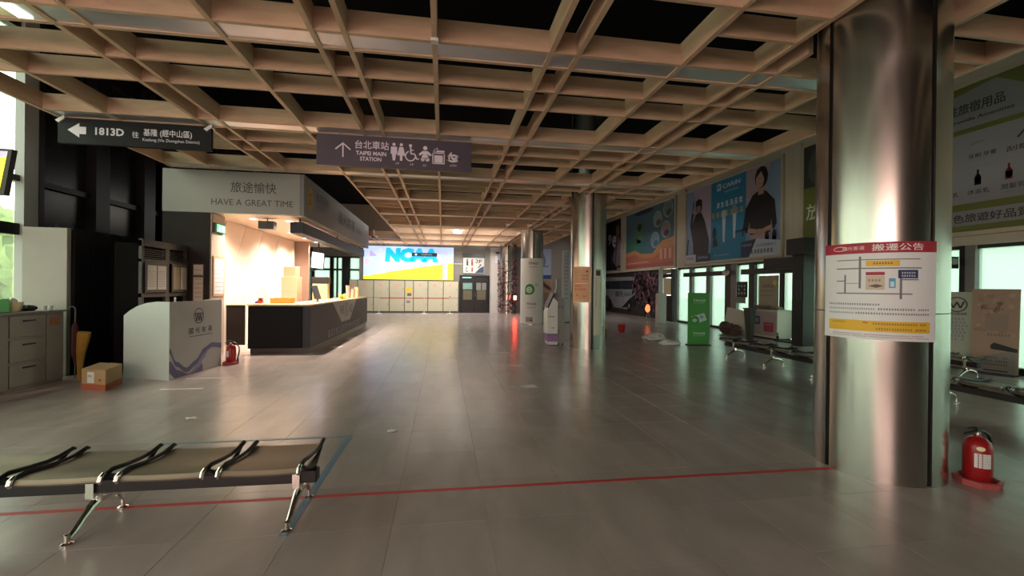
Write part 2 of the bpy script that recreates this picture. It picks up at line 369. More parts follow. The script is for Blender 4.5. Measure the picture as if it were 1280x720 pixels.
# right glazing
w2 = struct('window_2', MB().box(10.48, -6, 0, 10.6, 11.5, .09, BLACK).box(10.48, 13.45, 0, 10.6, 18.42, .09, BLACK).box(10.5, -6, 2.37, 10.6, 18.42, 2.44, BLACK))
for y0, y1, m in ((18.33, 18.45, GREY), (17.14, 17.36, GREY), (15.87, 16.14, GREY), (14.62, 14.95, BLACK), (14.30, 14.62, GREY), (13.38, 13.66, BLACK), (12.12, 12.26, BLACK), (11.4, 11.56, GREY), (7.15, 7.32, GREY), (7.32, 7.42, BLACK), (3.3, 3.45, GREY), (-.5, -.35, GREY)):
    build('mullion', MB().box(10.44, y0, 0.0, 10.62, y1, 2.44, m), w2, smooth=False)
for y0, y1 in ((17.36, 18.33), (16.14, 17.14), (14.95, 15.87), (13.66, 14.30), (12.26, 13.38), (7.42, 11.4), (3.45, 7.15), (-.35, 3.3), (-6, -.5)):
    build('pane', MB().box(10.54, y0, .09, 10.55, y1, 2.37, FILM), w2, smooth=False)
d1 = struct('door_1', MB().box(10.46, 11.56, 0, 10.5, 11.6, 2.1, BLACK).box(10.46, 12.08, 0, 10.5, 12.12, 2.1, BLACK).box(10.46, 11.56, 2.1, 10.5, 12.12, 2.37, BLACK))
build('pane', MB().box(10.47, 11.6, .02, 10.48, 12.08, 2.1, FILM), d1)
# outdoors
struct('outdoor_ground', MB().box(-60, -40, -.5, -7.2, 70, -.08, mat('pale paving', (.42, .43, .38), .8, noise=.1)).box(10.7, -40, -.5, 60, 70, -.08, mat('pale paving', (0, 0, 0))).box(-7.2, -40, -.5, 10.7, -6, -.08, mat('pale paving', (0, 0, 0))))
LEAF = mat('spring leaves', (0.30, 0.42, 0.10), .7, noise=.35, nscale=3)
BARK = mat('bark', (.12, .09, .06), .8)
for i, (x, y, z, r, lb) in enumerate(((-11.5, 14.6, 2.4, 1.2, 'round yellow-green tree outside the left window, its crown nearest the glass'), (-15.5, 17.5, 1.6, 1.7, 'low broad green tree farther outside the left window'))):
    t = thing('garden_tree', lb, 'tree', (x, y, -.08))
    mb = MB(); rnd = random.Random(i)
    for q in range(16):
        a = rnd.uniform(0, 6.28); d = rnd.uniform(0, .75)*r; mb.blob((x+d*math.cos(a), y+d*math.sin(a), z+rnd.uniform(-.5, .6)*r), (r*.45, r*.45, r*.4), LEAF, .3, q, 12, 8)
    build('crown', mb, t); build('trunk', MB().tube([(x, y, -.08), (x+.05, y, z*.5), (x, y, z)], [.12, .09, .05], BARK), t)
# ------------------------------------------------------------------ pillars
def pillar(px, py, r, label, split=1.33):
    t = thing('steel_pillar', label, 'pillar', (px, py, 0))
    build('core', MB().lathe([(r-.022, 0.0), (r-.022, 5.98)], BLACK, (px, py, 0), 48), t)
    for q in range(4):
        a0 = math.radians(q*90 + 2.6 - 4); a1 = math.radians((q+1)*90 - 2.6 - 4)
        for z0, z1 in ((0.0, split-.004), (split+.004, 5.97)):
            mb = MB(); n = 22; vs = []; 
            for rr in (r, r-.015):
                for z in (z0, z1):
                    for i in range(n+1):
                        a = a0 + (a1-a0)*i/n; vs.append((px+rr*math.cos(a), py+rr*math.sin(a), z))
            k = n+1; fs = [(i, i+1, k+i+1, k+i) for i in range(n)] + [(2*k+i+1, 2*k+i, 3*k+i, 3*k+i+1) for i in range(n)]
            fs += [(i+1, i, 2*k+i, 2*k+i+1) for i in range(n)] + [(k+i, k+i+1, 3*k+i+1, 3*k+i) for i in range(n)] + [(0, k, 3*k, 2*k), (n, 2*k+n, 3*k+n, k+n)]
            mb.add(vs, fs, STEEL); build('steel_panel', mb, t)
    return t
def wrapfn(px, py, r, ac):   # flat sheet wrapped on a pillar; ac = angle of x=0 (x grows to the viewer's right)
    def fn(x, y, d): a = ac + x/r; return (px + (r+d)*math.cos(a), py + (r+d)*math.sin(a), y)
    return fn
def sheet_base(S, x0, y0, x1, y1, m, d=0.002):
    S.rect(x0, y0, x1, y1, m, 1)
PIL = [None]*4
PIL[0] = pillar(*PILLARS[0], 'large brushed steel pillar in the right foreground carrying a notice with a street map')
PIL[1] = pillar(*PILLARS[1], 'brushed steel pillar with an orange notice in mid hall', 1.25)
PIL[2] = pillar(*PILLARS[2], 'steel pillar with its lower part wrapped in a white poster', 2.7)
PIL[3] = pillar(*PILLARS[3], 'farthest steel pillar wrapped in pink blossom by the back wall', 2.7)
RED = P_('a8283c'); WP2 = P_('e4e6ea'); YEL = P_('e6b934'); NAVY = P_('24386b'); GRT = P_('6a6a70'); DKT = P_('2c2c34'); ORG_ = P_('c96a4c'); LBL = P_('5aa5cf'); TAN = P_('cdbfae')
# notice on the near pillar
px, py, r = PILLARS[0]; ac = math.atan2(-py, -px) - math.radians(1.0)
N = thing('relocation_notice', 'white notice with red header and street map on the nearest pillar', 'notice', (px, py, 0))
S = Sheet((0,)*3, (1,0,0), (0,0,1), fn=wrapfn(px, py, r + .001, ac), eps=.0012)
x0, x1, z0, z1 = -.385, .395, 1.115, 1.885
S.rect(x0, z0, x1, z1, WP2, 1); build('paper', S.mb, N)
S.mb = MB(); S.rect(x0, 1.80, x1, z1, RED, 2)
S.text('搬遷公告', -.03, 1.815, .32, .055, P_('f2eef0'), 3, .015); S.ring(-.245, 1.843, .055, .006, P_('f0d0d4'), 3, ry=.02); S.text('國光客運', -.225, 1.828, .15, .032, P_('f0d0d4'), 3)
g1 = P_('77777c')
S.rect(-.27, 1.745, .27, 1.752, g1, 2); S.rect(-.27, 1.675, .28, 1.684, g1, 2); S.rect(-.11, 1.52, -.095, 1.775, g1, 2); S.rect(-.21, 1.48, -.198, 1.63, g1, 2)
S.rect(-.27, 1.475, .22, 1.484, g1, 2); S.rect(.14, 1.44, .155, 1.60, g1, 2); S.rect(.14, 1.585, .26, 1.594, g1, 2); S.rect(-.27, 1.575, -.2, 1.583, g1, 2); S.rect(-.2, 1.558, -.1, 1.562, g1, 2)
S.rect(-.065, 1.695, .14, 1.74, YEL, 3); S.scribble(-.02, 1.71, .12, .016, DKT, 4, seed=3); S.rect(.13, 1.60, .255, 1.665, NAVY, 3); S.scribble(.15, 1.635, .09, .014, WP2, 4, seed=4); S.scribble(.15, 1.612, .09, .014, WP2, 4, seed=5)
S.rect(-.065, 1.625, .05, 1.65, RED, 3); S.rect(-.065, 1.51, .05, 1.62, TAN, 3); S.scribble(-.05, 1.575, .08, .018, P_('7a5a48'), 4, seed=6); S.poly([(-.05, 1.54), (0, 1.555), (.045, 1.54), (0, 1.525)], P_('6b5a4e'), 4)
S.rect(.075, 1.525, .115, 1.60, LBL, 3); S.rect(.083, 1.535, .107, 1.575, P_('cfe4f0'), 4)
S.scribble(-.335, 1.385, .36, .016, NAVY, 2, seed=1); S.scribble(-.335, 1.35, .33, .014, g1, 2, seed=2); S.scribble(0.01, 1.35, .33, .016, DKT, 2, seed=8); S.scribble(-.335, 1.315, .2, .014, g1, 2, seed=9); S.scribble(-.13, 1.315, .47, .016, DKT, 2, seed=10)
S.rect(-.335, 1.18, .345, 1.265, YEL, 2); S.scribble(-.3, 1.24, .1, .012, GRT, 3, seed=11); S.scribble(-.02, 1.235, .34, .016, P_('7a5a20'), 3, seed=12); S.scribble(.0, 1.195, .32, .016, P_('7a5a20'), 3, seed=13); S.rect(-.08, 1.245, -.05, 1.252, RED, 3)
S.scribble(-.3, 1.15, .6, .009, RED, 2, seed=14); S.scribble(-.3, 1.135, .64, .008, GRT, 2, seed=15)
build('map_print', S.mb, N)
# notices on the second pillar
px, py, r = PILLARS[1]; ac = math.atan2(-py, -px)
N = thing('orange_notice', 'orange printed notice on the mid-hall pillar', 'notice', (px, py, 0))
PE = P_('dba583'); S = Sheet((0,)*3, (1,0,0), (0,0,1), fn=wrapfn(px, py, r + .001, ac), eps=.0015)
S.rect(-.42, 1.15, .07, 2.02, P_('e2b595'), 1); build('paper', S.mb, N); S.mb = MB()
S.rect(-.36, 1.22, .03, 1.95, PE, 2); S.scribble(-.15, 1.78, .17, .04, P_('9b5b48'), 3, seed=1); S.scribble(-.15, 1.70, .17, .04, P_('9b5b48'), 3, seed=2)
S.rect(-.34, 1.60, .0, 1.62, P_('f0d8c8'), 3); S.scribble(-.34, 1.52, .2, .05, P_('c8472e'), 3, seed=3); S.scribble(-.34, 1.44, .3, .05, P_('c8472e'), 3, seed=4); S.disc(-.27, 1.32, .02, P_('b0402c'), 3); S.ring(-.08, 1.32, .04, .012, P_('a04030'), 3, a0=180, a1=360); S.disc(-.02, 1.9, .022, P_('6b3328'), 3)
build('print', S.mb, N)
N = thing('timetable_sheet', 'tall white timetable sheet on the right side of the mid-hall pillar', 'notice', (px, py, 0))
S = Sheet((0,)*3, (1,0,0), (0,0,1), fn=wrapfn(px, py, r + .001, ac), eps=.0015)
S.rect(.15, .35, .40, 1.97, P_('d6d6c4'), 1); build('paper', S.mb, N); S.mb = MB(); S.rect(.2, 1.8, .33, 1.93, P_('43464a'), 2)
for q in range(12): S.scribble(.19 if q % 2 else .2, 1.72 - q*.06, .035, .04, P_('6c7274'), 2, seed=q); S.scribble(.32, 1.72 - q*.06, .035, .04, P_('6c7274'), 2, seed=q+30)
build('print', S.mb, N)
# white wrap on third pillar
px, py, r = PILLARS[2]; ac = math.atan2(-py, -px)
N = thing('pillar_wrap', 'white poster wrap with green location mark on the third pillar', 'poster', (px, py, 0))
S = Sheet((0,)*3, (1,0,0), (0,0,1), fn=wrapfn(px, py, r + .004, ac), eps=.003)
S.rect(-.7, .02, .7, 2.68, P_('dcdcd8'), 1); build('sheet', S.mb, N); S.mb = MB()
S.text('TPASS', -.15, 2.42, .42, .10, P_('4a4c50'), 2, .02); S.scribble(-.12, 2.30, .36, .05, P_('7a7c80'), 2, seed=2)
GRN = P_('3f8a4a'); S.disc(-.08, 1.42, .2, GRN, 2, ry=.22); S.poly([(-.28, 1.2), (-.28, 1.45), (-.08, 1.2)], GRN, 2); S.ring(-.1, 1.40, .12, .05, P_('cfe8d0'), 3); S.disc(-.1, 1.4, .045, P_('cfe8d0'), 3); S.ring(.2, 1.6, .06, .02, P_('6a8a90'), 2)
S.text('TPASS', -.22, .78, .42, .10, P_('6a6c70'), 2, .02); S.scribble(-.2, .66, .36, .05, P_('8a8c90'), 2, seed=3); S.rect(-.25, .1, .05, .3, P_('9a9a94'), 2); S.rect(-.05, .14, .02, .2, P_('4a4a4a'), 3)
build('print', S.mb, N)
# blossom garland on fourth pillar
px, py, r = PILLARS[3]; t = PIL[3]
mb = MB(); rnd = random.Random(5); PINKS = [P_('8a5c68'), P_('6a4a55'), P_('a87a86'), P_('574250')]
for q in range(900):
    a = rnd.uniform(0, 6.28); z = rnd.uniform(.05, 3.0); c = Vector((px+(r+.06)*math.cos(a), py+(r+.06)*math.sin(a), z)); e = [Vector([rnd.uniform(-.09, .09) for _ in range(3)]) for _ in range(3)]
    mb.add([c+e[0], c+e[1], c+e[2]], [(0, 1, 2)], rnd.choice(PINKS))
o = build('blossom', mb, t, smooth=False); o['kind'] = 'stuff'
VN = build('vine', MB().tube([(px+(r+.03)*math.cos(q*.5), py+(r+.03)*math.sin(q*.5), .05+q*.05) for q in range(58)], .02, BROWN, 6), t)
solo('red_warning_lamp', MB().box(3.90, 24.00, .80, 4.04, 24.06, 1.02, mat('red glow', (1, .06, .03), .4, emit=22)).box(3.88, 24.06, .78, 4.06, 24.12, 1.04, BLACK).box(3.95, 24.07, 0, 3.99, 24.11, .78, BLACK), 'small glowing red lamp on a stem before the farthest pillar', 'lamp', (3.97, 24.08, 0))

# ------------------------------------------------------------------ bench seating
PERF = mat('perforated seat metal', s('8d8272'), .45, .6, noise=.06, nscale=6)
BCAST = mat('black cast frame', (.015, .015, .016), .35, .3)
def make_bench(label, nseat=5, pitch=.53, legs=(0.37, 1.58, 2.60), group=None):
    # local frame: beam along -X from the origin end, seats face -Y; feet at y=-.22/+.22
    t = thing('beam_bench', label, 'bench', (0, 0, 0), group)
    L = nseat*pitch + .1
    build('beam', MB().box(-L, -.045, .215, 0, .035, .295, BCAST), t, bevel=.006)
    prof = [(-.25, .366), (-.262, .38), (-.25, .398), (-.18, .402), (-.06, .384), (.06, .370), (.15, .368), (.215, .374), (.245, .372)]
    for k in range(nseat):
        xc = -.26 - k*pitch; w_ = .215
        mb = MB(); vs = []; th = .006
        for y, z in prof: vs += [(xc-w_, y, z), (xc-.07, y, z-.004), (xc+.07, y, z-.004), (xc+w_, y, z)]
        n = len(prof); m4 = 4*n; vs += [(x, y, z-th) for x, y, z in vs]
        fs = []
        for i in range(n-1):
            for j in range(3): a = i*4+j; fs += [(a, a+1, a+5, a+4), (a+m4+1, a+m4, a+m4+4, a+m4+5)]
            fs += [(i*4, i*4+4, i*4+4+m4, i*4+m4), (i*4+7, i*4+3, i*4+3+m4, i*4+7+m4)]
        fs += [(3, 2, 2+m4, 3+m4), (2, 1, 1+m4, 2+m4), (1, 0, m4, 1+m4)]; e = 4*(n-1); fs += [(e+j, e+j+1, e+j+1+m4, e+j+m4) for j in range(3)]
        mb.add(vs, fs, PERF); st = build('seat', mb, t)
        # perforations as rows of small dark dimples lying in the sheet: rendered by fine holes rows near the front
        for sx in (-1, 1):
            xs = xc + sx*(w_+.008); f = MB()
            pts = [(xs, -.262, .372), (xs, -.255, .396), (xs, -.18, .412), (xs, -.06, .395), (xs, .06, .382), (xs, .15, .382), (xs, .215, .390), (xs, .25, .397), (xs, .272, .388)]
            f.tube(pts, [.012, .014, .014, .013, .012, .013, .015, .014, .009], BCAST, 8)
            f.tube([(xs, -.21, .395), (xs, -.14, .35), (xs, -.05, .318), (xs, .03, .316), (xs, .10, .33), (xs, .17, .356), (xs, .22, .385)], [.010, .015, .024, .024, .015, .012, .009], BCAST, 8)
            f.box(xs-.014, -.05, .292, xs+.014, .04, .325, BCAST)
            a = build('side_frame', f, t)
            tip = MB().tube([(xs, -.264, .364), (xs, -.270, .378), (xs, -.262, .398), (xs, -.238, .410)], [.010, .014, .014, .012], CHROME, 8); o = build('end_cap', tip, a); o['label'] = 'chrome tip of the black frame'
    for lx in legs:
        x = -lx + .26 if False else -lx
        f = MB()
        f.box(x-.022, -.062, .19, x+.022, -.046, .335, CHROME); f.box(x-.02, -.058, .195, x+.02, .05, .214, CHROME)
        f.tube([(x, 0, .21), (x, 0, .17), (x, -.01, .145)], [.028, .028, .028], CHROME, 10)
        f.tube([(x, .0, .155), (x, -.05, .135), (x, -.11, .095), (x, -.17, .05), (x, -.21, .035)], [.028, .023, .019, .017, .018], CHROME, 10)
        f.tube([(x, .0, .16), (x, .05, .152), (x, .12, .14), (x, .175, .118), (x, .205, .07)], [.028, .022, .018, .016, .015], CHROME, 10)
        lg = build('leg', f, t)
        build('foot', MB().lathe([(.0, 0), (.03, .0), (.03, .01), (.015, .018), (.015, .06), (.0, .066)], CHROME, (x, -.215, 0), 16), lg)
        build('foot', MB().lathe([(.0, 0), (.03, .0), (.03, .01), (.013, .018), (.011, .075), (.0, .08)], CHROME, (x, .215, 0), 16), lg)
    return t
bench = make_bench('perforated metal beam bench in the left foreground beside the blue floor tape', 5, legs=(.12, 1.30, 2.50))
bench.location = (-.80, 3.045, 0); bench.rotation_euler = (0, 0, -.018)
b2 = make_bench('row of dark steel seats in front of the white desk by the right glass wall', 5, legs=(.17, 1.29, 2.42))
b2.location = (6.42, 6.37, 0); b2.rotation_euler = (0, 0, -math.pi/2)
dup(b2, (6.62, 2.45, 0), -math.pi/2, 'steel bench nearest the right photo edge, behind the fire extinguisher')
dup(b2, (8.95, 6.05, 0), -math.pi/2, 'second steel bench back, between the white logo board and the long bench row')
dup(b2, (9.1, 2.6, 0), -math.pi/2, 'steel bench in front of the peach poster board by the right glass')
# ------------------------------------------------------------------ fire extinguishers
REDP = mat('red enamel', (.32, .012, .014), .3)
def extinguisher(x, y, k, label, octo=True):
    t = thing('fire_extinguisher', label, 'extinguisher', (0, 0, 0))
    build('tray', MB().lathe([(0, 0), (.145, 0), (.155, .045), (.13, .05), (.12, .02), (0, .02)], mat('pinkish red plastic', (.42, .09, .09), .5), (0, 0, 0), 8), t, smooth=False)
    build('cylinder', MB().lathe([(0, .022), (.082, .022), (.09, .035), (.09, .30), (.08, .345), (.05, .375), (.025, .385), (.02, .40), (0, .40)], REDP, (0, 0, 0), 28), t)
    build('valve', MB().lathe([(.018, .395), (.018, .43), (.0, .43)], CHROME, (0, 0, 0), 12), t)
    build('handle', MB().tube([(.02, 0, .425), (-.04, 0, .43), (-.10, .01, .418), (-.12, .01, .41)], [.012, .011, .009, .006], BLACK, 8).tube([(.02, 0, .45), (-.04, 0, .46), (-.09, .01, .455)], [.010, .009, .006], BLACK, 8).box(-.02, -.012, .42, .03, .012, .455, BLACK), t)
    build('hose', MB().tube([(.01, 0, .425), (.06, .0, .425), (.11, .0, .39), (.145, .01, .33), (.148, .01, .25), (.135, .01, .17), (.125, .01, .13)], .012, BLACK, 8).lathe([(.0, .05), (.022, .05), (.014, .13), (0, .13)], BLACK, (.122, .01, 0), 10), t)
    def fn(xx, yy, d): a = -math.pi/2 - .62 + xx/.09; return ((.0905+d)*math.cos(a), (.0905+d)*math.sin(a), yy)
    S = Sheet((0,)*3, (1,0,0), (0,0,1), fn=fn, eps=.0008); S.rect(-.05, .15, .055, .265, P_('dfe3e6'), 1)
    for q in range(5): S.scribble(-.035, .245 - q*.02, .075, .008, P_('8f979c'), 2, seed=q)
    build('label', S.mb, t); S.mb = MB(); S.disc(-.012, .305, .027, P_('e8e4c0'), 1, ry=.018); build('gauge', S.mb, t)
    t.location = (x, y, 0); t.scale = (k, k, k); return t
extinguisher(4.165, 2.82, .95, 'red fire extinguisher on a tray beside the big steel pillar')
extinguisher(-3.93, 8.95, .95, 'small red fire extinguisher beside the white logo counter')
# ------------------------------------------------------------------ floor tape and scraps
RT = mat('red floor tape', (.50, .045, .055), .45); BT = mat('blue floor tape', (.10, .20, .30), .45); WT = mat('white floor sticker', (.62, .62, .60), .5, noise=.08, nscale=20)
def flat(pts, m, h=.0015): return MB().prism([(x, y, .0002) for x, y in pts], (0, 0, h), m)
solo('floor_tape', flat([(-3.1, 3.277), (3.26, 3.20), (3.26, 3.24), (-3.1, 3.315)], RT), 'long red tape line across the floor to the big pillar', 'tape', (0, 3.24, 0))
solo('floor_tape', flat([(-.955, 2.78), (-.90, 2.78), (-.875, 4.55), (-.93, 4.55)], BT), 'blue tape strip running under the end of the near bench', 'tape', (-.9, 3.2, 0))
solo('floor_tape', flat([(-2.6, 4.515), (-.931, 4.515), (-.931, 4.55), (-2.6, 4.55)], BT), 'thin blue tape strip crossing behind the near bench', 'tape', (-1.7, 4.53, 0))
solo('floor_tape', flat([(-3.93, 6.85), (-3.38, 6.85), (-3.38, 6.90), (-3.93, 6.90)], WT), 'white tape strip on the floor right of the cardboard box', 'tape', (-3.65, 6.87, 0))
solo('floor_tape', flat([(-4.0, 7.60), (-3.3, 7.62), (-3.3, 7.65), (-4.0, 7.63)], WT), 'fainter white tape strip in front of the logo counter corner', 'tape', (-3.65, 7.62, 0))
for y, lb in ((6.5, 'nearest white arrow sticker on the hall floor'), (8.25, 'middle white arrow sticker on the hall floor'), (9.88, 'farthest white arrow sticker on the hall floor')):
    c = 1.19 if y < 7 else 1.28
    mb = flat([(c-.24, y-.03), (c-.1, y-.05), (c-.1, y+.02), (c-.2, y+.03)], WT)
    mb.prism([(px_, py_, .0002) for px_, py_ in [(c-.02, y+.07), (c-.1, y+.02), (c-.03, y), (c+.05, y-.08), (c+.24, y-.09), (c+.21, y+.1)]], (0, 0, .0015), WT)
    solo('floor_sticker', mb, lb, 'sticker', (c, y, 0))
solo('paper_scrap', MB().blob((-.5, 4.62, .012), (.05, .03, .012), WHITE, .3, 3, flat=.0005), 'scrap of white paper in the middle of the floor', 'litter', (-.5, 4.62, 0))
solo('paper_scrap', MB().blob((-2.75, 5.35, .008), (.06, .03, .008), WHITE, .3, 4, flat=.0005), 'faint scrap of paper on the floor left of the blue tape corner', 'litter', (-2.75, 5.35, 0))
solo('paper_scrap', flat([(-2.66, 11.0), (-2.45, 11.0), (-2.42, 11.35), (-2.62, 11.35)], WT), 'pale slip on the floor at the near half of the kiosk counter', 'litter', (-2.55, 11.2, 0))
solo('paper_scrap', flat([(-2.66, 12.7), (-2.5, 12.7), (-2.48, 13.3), (-2.62, 13.3)], WT), 'pale slip on the floor at the far half of the kiosk counter', 'litter', (-2.55, 13, 0))
# ------------------------------------------------------------------ hanging signs
SG = mat('purple grey sign board', s('4a4150'), .45); SK = mat('black sign board', (.010, .010, .012), .5, spec=.2); LT = P_('e8dcea', .5); LW = P_('dcdce4')
t = thing('direction_sign', 'long purple-grey hanging sign with white arrow and restroom symbols', 'sign', (-.73, 6.93, 3.78))
build('board', MB().box(-1.885, 6.90, 3.30, .422, 6.96, 3.768, SG), t, bevel=.004)
S = Sheet((-1.885, 6.898, 3.30), (1,0,0), (0,0,1))
W_ = 2.307; kx = W_/192.0; ky = .468/39.0
def sx(u): return (u-397)*kx
S.line(sx(428.5), .13, sx(428.5), .335, .018, LT, 1); S.line(sx(419.5), .245, sx(429), .345, .018, LT, 1); S.line(sx(437.5), .245, sx(428), .345, .018, LT, 1)
build('arrow', S.mb, t, smooth=False); S.mb = MB()
S.text('台北車站', sx(443), .27, sx(484)-sx(443), .125, LT, 1, .02); build('lettering', S.mb, t, smooth=False); S.mb = MB(); S.text('TAIPEI MAIN', sx(444), .175, sx(481)-sx(444), .062, LT, 1, .02); S.text('STATION', sx(449), .09, sx(475)-sx(449), .062, LT, 1, .02)
build('lettering', S.mb, t, smooth=False); S.mb = MB()
def man(c, y, w1): S.disc(c, y+.245, .024, LT, 1); S.poly([(c-w1, y+.21), (c+w1, y+.21), (c+w1+.004, y+.10), (c+w1-.014, y+.10), (c+.018, y), (c-.018, y), (c-w1+.014, y+.10), (c-w1-.004, y+.10)], LT, 1)
man(sx(490.5), .12, .045); c = sx(499.5); S.disc(c, .365, .024, LT, 1); S.poly([(c-.03, .33), (c+.03, .33), (c+.06, .20), (c+.02, .2), (c+.018, .12), (c-.018, .12), (c-.02, .2), (c-.06, .20)], LT, 1)
S.text('1F', sx(493), .06, .05, .032, LT, 1)
build('pictogram', S.mb, t, smooth=False); S.mb = MB()
c = sx(511); S.disc(c+.0, .36, .024, LT, 1); S.ring(c+.0, .20, .082, .018, LT, 1, a0=110, a1=350); S.line(c, .34, c+.01, .23, .022, LT, 1); S.line(c, .235, c+.06, .235, .02, LT, 1); S.line(c+.06, .24, c+.10, .15, .02, LT, 1); S.line(c+.095, .155, c+.13, .165, .016, LT, 1); S.line(c, .295, c+.05, .29, .014, LT, 1)
S.text('1F', sx(511), .055, .05, .03, LT, 1)
build('pictogram', S.mb, t, smooth=False); S.mb = MB()
c = sx(529.5); S.disc(c, .335, .032, LT, 1); S.poly([(c-.10, .235), (c-.04, .29), (c+.04, .29), (c+.10, .235), (c+.08, .215), (c+.04, .24), (c-.04, .24), (c-.08, .215)], LT, 1); S.disc(c, .20, .05, LT, 1, ry=.04); S.disc(c-.035, .16, .03, LT, 1); S.disc(c+.035, .16, .03, LT, 1); S.text('1F', sx(527), .05, .05, .03, LT, 1)
build('pictogram', S.mb, t, smooth=False); S.mb = MB()
c = sx(546.5); S.rect(c-.095, .10, c+.095, .115, LT, 1); S.rect(c-.095, .26, c+.095, .275, LT, 1); S.rect(c-.095, .1, c-.08, .275, LT, 1); S.rect(c+.08, .1, c+.095, .275, LT, 1); S.rect(c-.065, .12, c+.065, .235, LT, 1); S.disc(c-.045, .315, .022, LT, 1); S.line(c-.045, .3, c+.09, .295, .028, LT, 1); S.line(c-.08, .29, c-.01, .345, .02, LT, 1)
build('pictogram', S.mb, t, smooth=False); S.mb = MB()
c = sx(565); S.ring(c, .2, .105, .028, LT, 1, ry=.062); S.disc(c-.075, .2, .03, LT, 1, ry=.03); S.disc(c+.075, .2, .03, LT, 1, ry=.03); S.poly([(c-.03, .25), (c+.02, .2), (c+.05, .24), (c+.06, .2), (c+.02, .155), (c-.03, .2)], LT, 1); S.line(c-.06, .25, c-.02, .29, .02, LT, 1); S.text('ATM', sx(561), .07, .10, .032, LT, 1)
build('pictogram', S.mb, t, smooth=False)
for x in (-1.6, .15): build('hanger', MB().tube([(x, 6.93, 3.765), (x, 6.93, 3.8)], .01, ALU, 8), t)
t = thing('route_sign', 'black hanging sign with white left arrow and route number at upper left', 'sign', (-4.27, 6.93, 3.78))
build('board', MB().box(-5.24, 6.90, 3.415, -3.315, 6.955, 3.765, SK), t, bevel=.004)
S = Sheet((-5.24, 6.898, 3.415), (1,0,0), (0,0,1)); K_ = 1.925/190.0
def tx(u): return (u-77)*K_
S.poly([(tx(89), .185), (tx(103), .285), (tx(103), .235), (tx(111), .235), (tx(111), .135), (tx(103), .135), (tx(103), .085)], LW, 1)
build('arrow', S.mb, t, smooth=False); S.mb = MB()
S.text('1813D', tx(122), .135, tx(157)-tx(122), .105, LW, 1, .03); S.text('往', tx(167), .125, tx(175)-tx(167), .085, LW, 1, .02); S.text('基隆 (經中山區)', tx(181), .145, tx(242)-tx(181), .115, LW, 1, .02)
build('lettering', S.mb, t, smooth=False); S.mb = MB()
S.text('Keelung (Via Zhongshan District)', tx(180), .075, tx(252)-tx(180), .055, LW, 1)
build('lettering', S.mb, t, smooth=False)
for x in (-5.2, -3.35): build('clip', MB().prism([(x-.06, 6.88, 3.72), (x+.05, 6.88, 3.80), (x+.05, 6.88, 3.75), (x-.02, 6.88, 3.69)], (0, .1, 0), WHITE), t)
t = thing('display_screen', 'yellow lit display screen cut off by the left photo edge', 'screen', (-5.45, 6.0, 3.1))
fr = [(-5.02, 6.0, 3.06), (-5.10, 6.0, 2.52), (-6.3, 6.0, 2.52), (-6.22, 6.0, 3.06)]
build('housing', MB().prism(fr, (0, .07, 0), BLACK), t)
S = Sheet((0, 5.995, 0), (1,0,0), (0,0,1)); S.poly([(-5.06, 3.03), (-5.14, 2.56), (-6.25, 2.56), (-6.17, 3.03)], mat('lit yellow display', (.95, .78, .03), .4, emit=.9), 1); S.poly([(-5.06, 3.03), (-5.072, 2.96), (-6.19, 2.96), (-6.18, 3.03)], mat('lit violet display', (.35, .3, .6), .4, emit=.6), 2)
build('display', S.mb, t); build('bracket', MB().tube([(-5.6, 6.04, 3.05), (-5.6, 6.04, 3.79)], .02, BLACK, 8), t)
# ------------------------------------------------------------------ left side furniture
t = thing('storage_cabinet', 'long low white cabinet with drawers under the left window', 'cabinet', (-6.0, 7.2, 0))
CW = mat('off-white cabinet', s('8f8b84'), .5, noise=.04)
build('body', MB().box(-6.35, 4.6, 0, -5.765, 7.72, 1.05, CW), t, bevel=.005); build('top', MB().box(-6.37, 4.58, 1.052, -5.74, 7.74, 1.08, CW), t, bevel=.004)
def drawer(y0, y1, z0, z1, hz):
    d = build('drawer', MB().box(-5.763, y0, z0, -5.745, y1, z1, CW), t, bevel=.003)
    build('pull', MB().box(-5.744, (y0+y1)/2-.09, hz, -5.728, (y0+y1)/2+.09, hz+.02, DARKM), d)
drawer(6.86, 7.40, .40, .70, .62); drawer(6.86, 7.40, .74, 1.03, .95); drawer(6.86, 7.40, .06, .36, .30)
build('door', MB().box(-5.763, 7.42, .04, -5.745, 7.70, 1.03, CW), t, bevel=.003); build('door', MB().box(-5.763, 6.3, .04, -5.745, 6.84, 1.03, CW), t, bevel=.003)
build('sticker', MB().box(-5.744, 7.46, .86, -5.742, 7.62, .98, P_('a06a4a')), t)
solo('storage_box', MB().box(-6.1, 6.75, 1.082, -5.85, 6.98, 1.27, mat('bright green plastic', (.18, .75, .25), .4)), 'bright green box on the cabinet at the left photo edge', 'box', (-6, 6.85, 1.08), bevel=.01)
solo('wash_basket', MB().lathe([(0, 1.082), (.09, 1.082), (.12, 1.22), (.115, 1.22), (.085, 1.09), (0, 1.09)], mat('cream plastic', s('d8caa4'), .5), (-5.95, 7.12, 0), 20), 'cream basket on the cabinet left of the dark bag', 'basket', (-5.95, 7.12, 1.08))
solo('paper_bundle', MB().blob((-5.95, 7.12, 1.225), (.07, .07, .05), WHITE, .3, 2), 'crumpled white paper heaped in the cream basket', 'paper', (-5.95, 7.12, 1.2))
solo('shoulder_bag', MB().blob((-5.95, 7.36, 1.115), (.10, .10, .05), mat('black cloth', (.012, .012, .016), .8), .25, 9, flat=1.082), 'limp black bag lying on the white cabinet', 'bag', (-5.92, 7.38, 1.08))
for y, lb in ((7.52, 'small white cup nearer the black bag on the cabinet'), (7.62, 'small white cup at the far end of the cabinet')):
    solo('paper_cup', MB().lathe([(0, 1.082), (.022, 1.082), (.03, 1.15), (.026, 1.15), (.02, 1.09), (0, 1.09)], WHITE, (-5.86, y, 0), 14), lb, 'cup', (-5.86, y, 1.08))
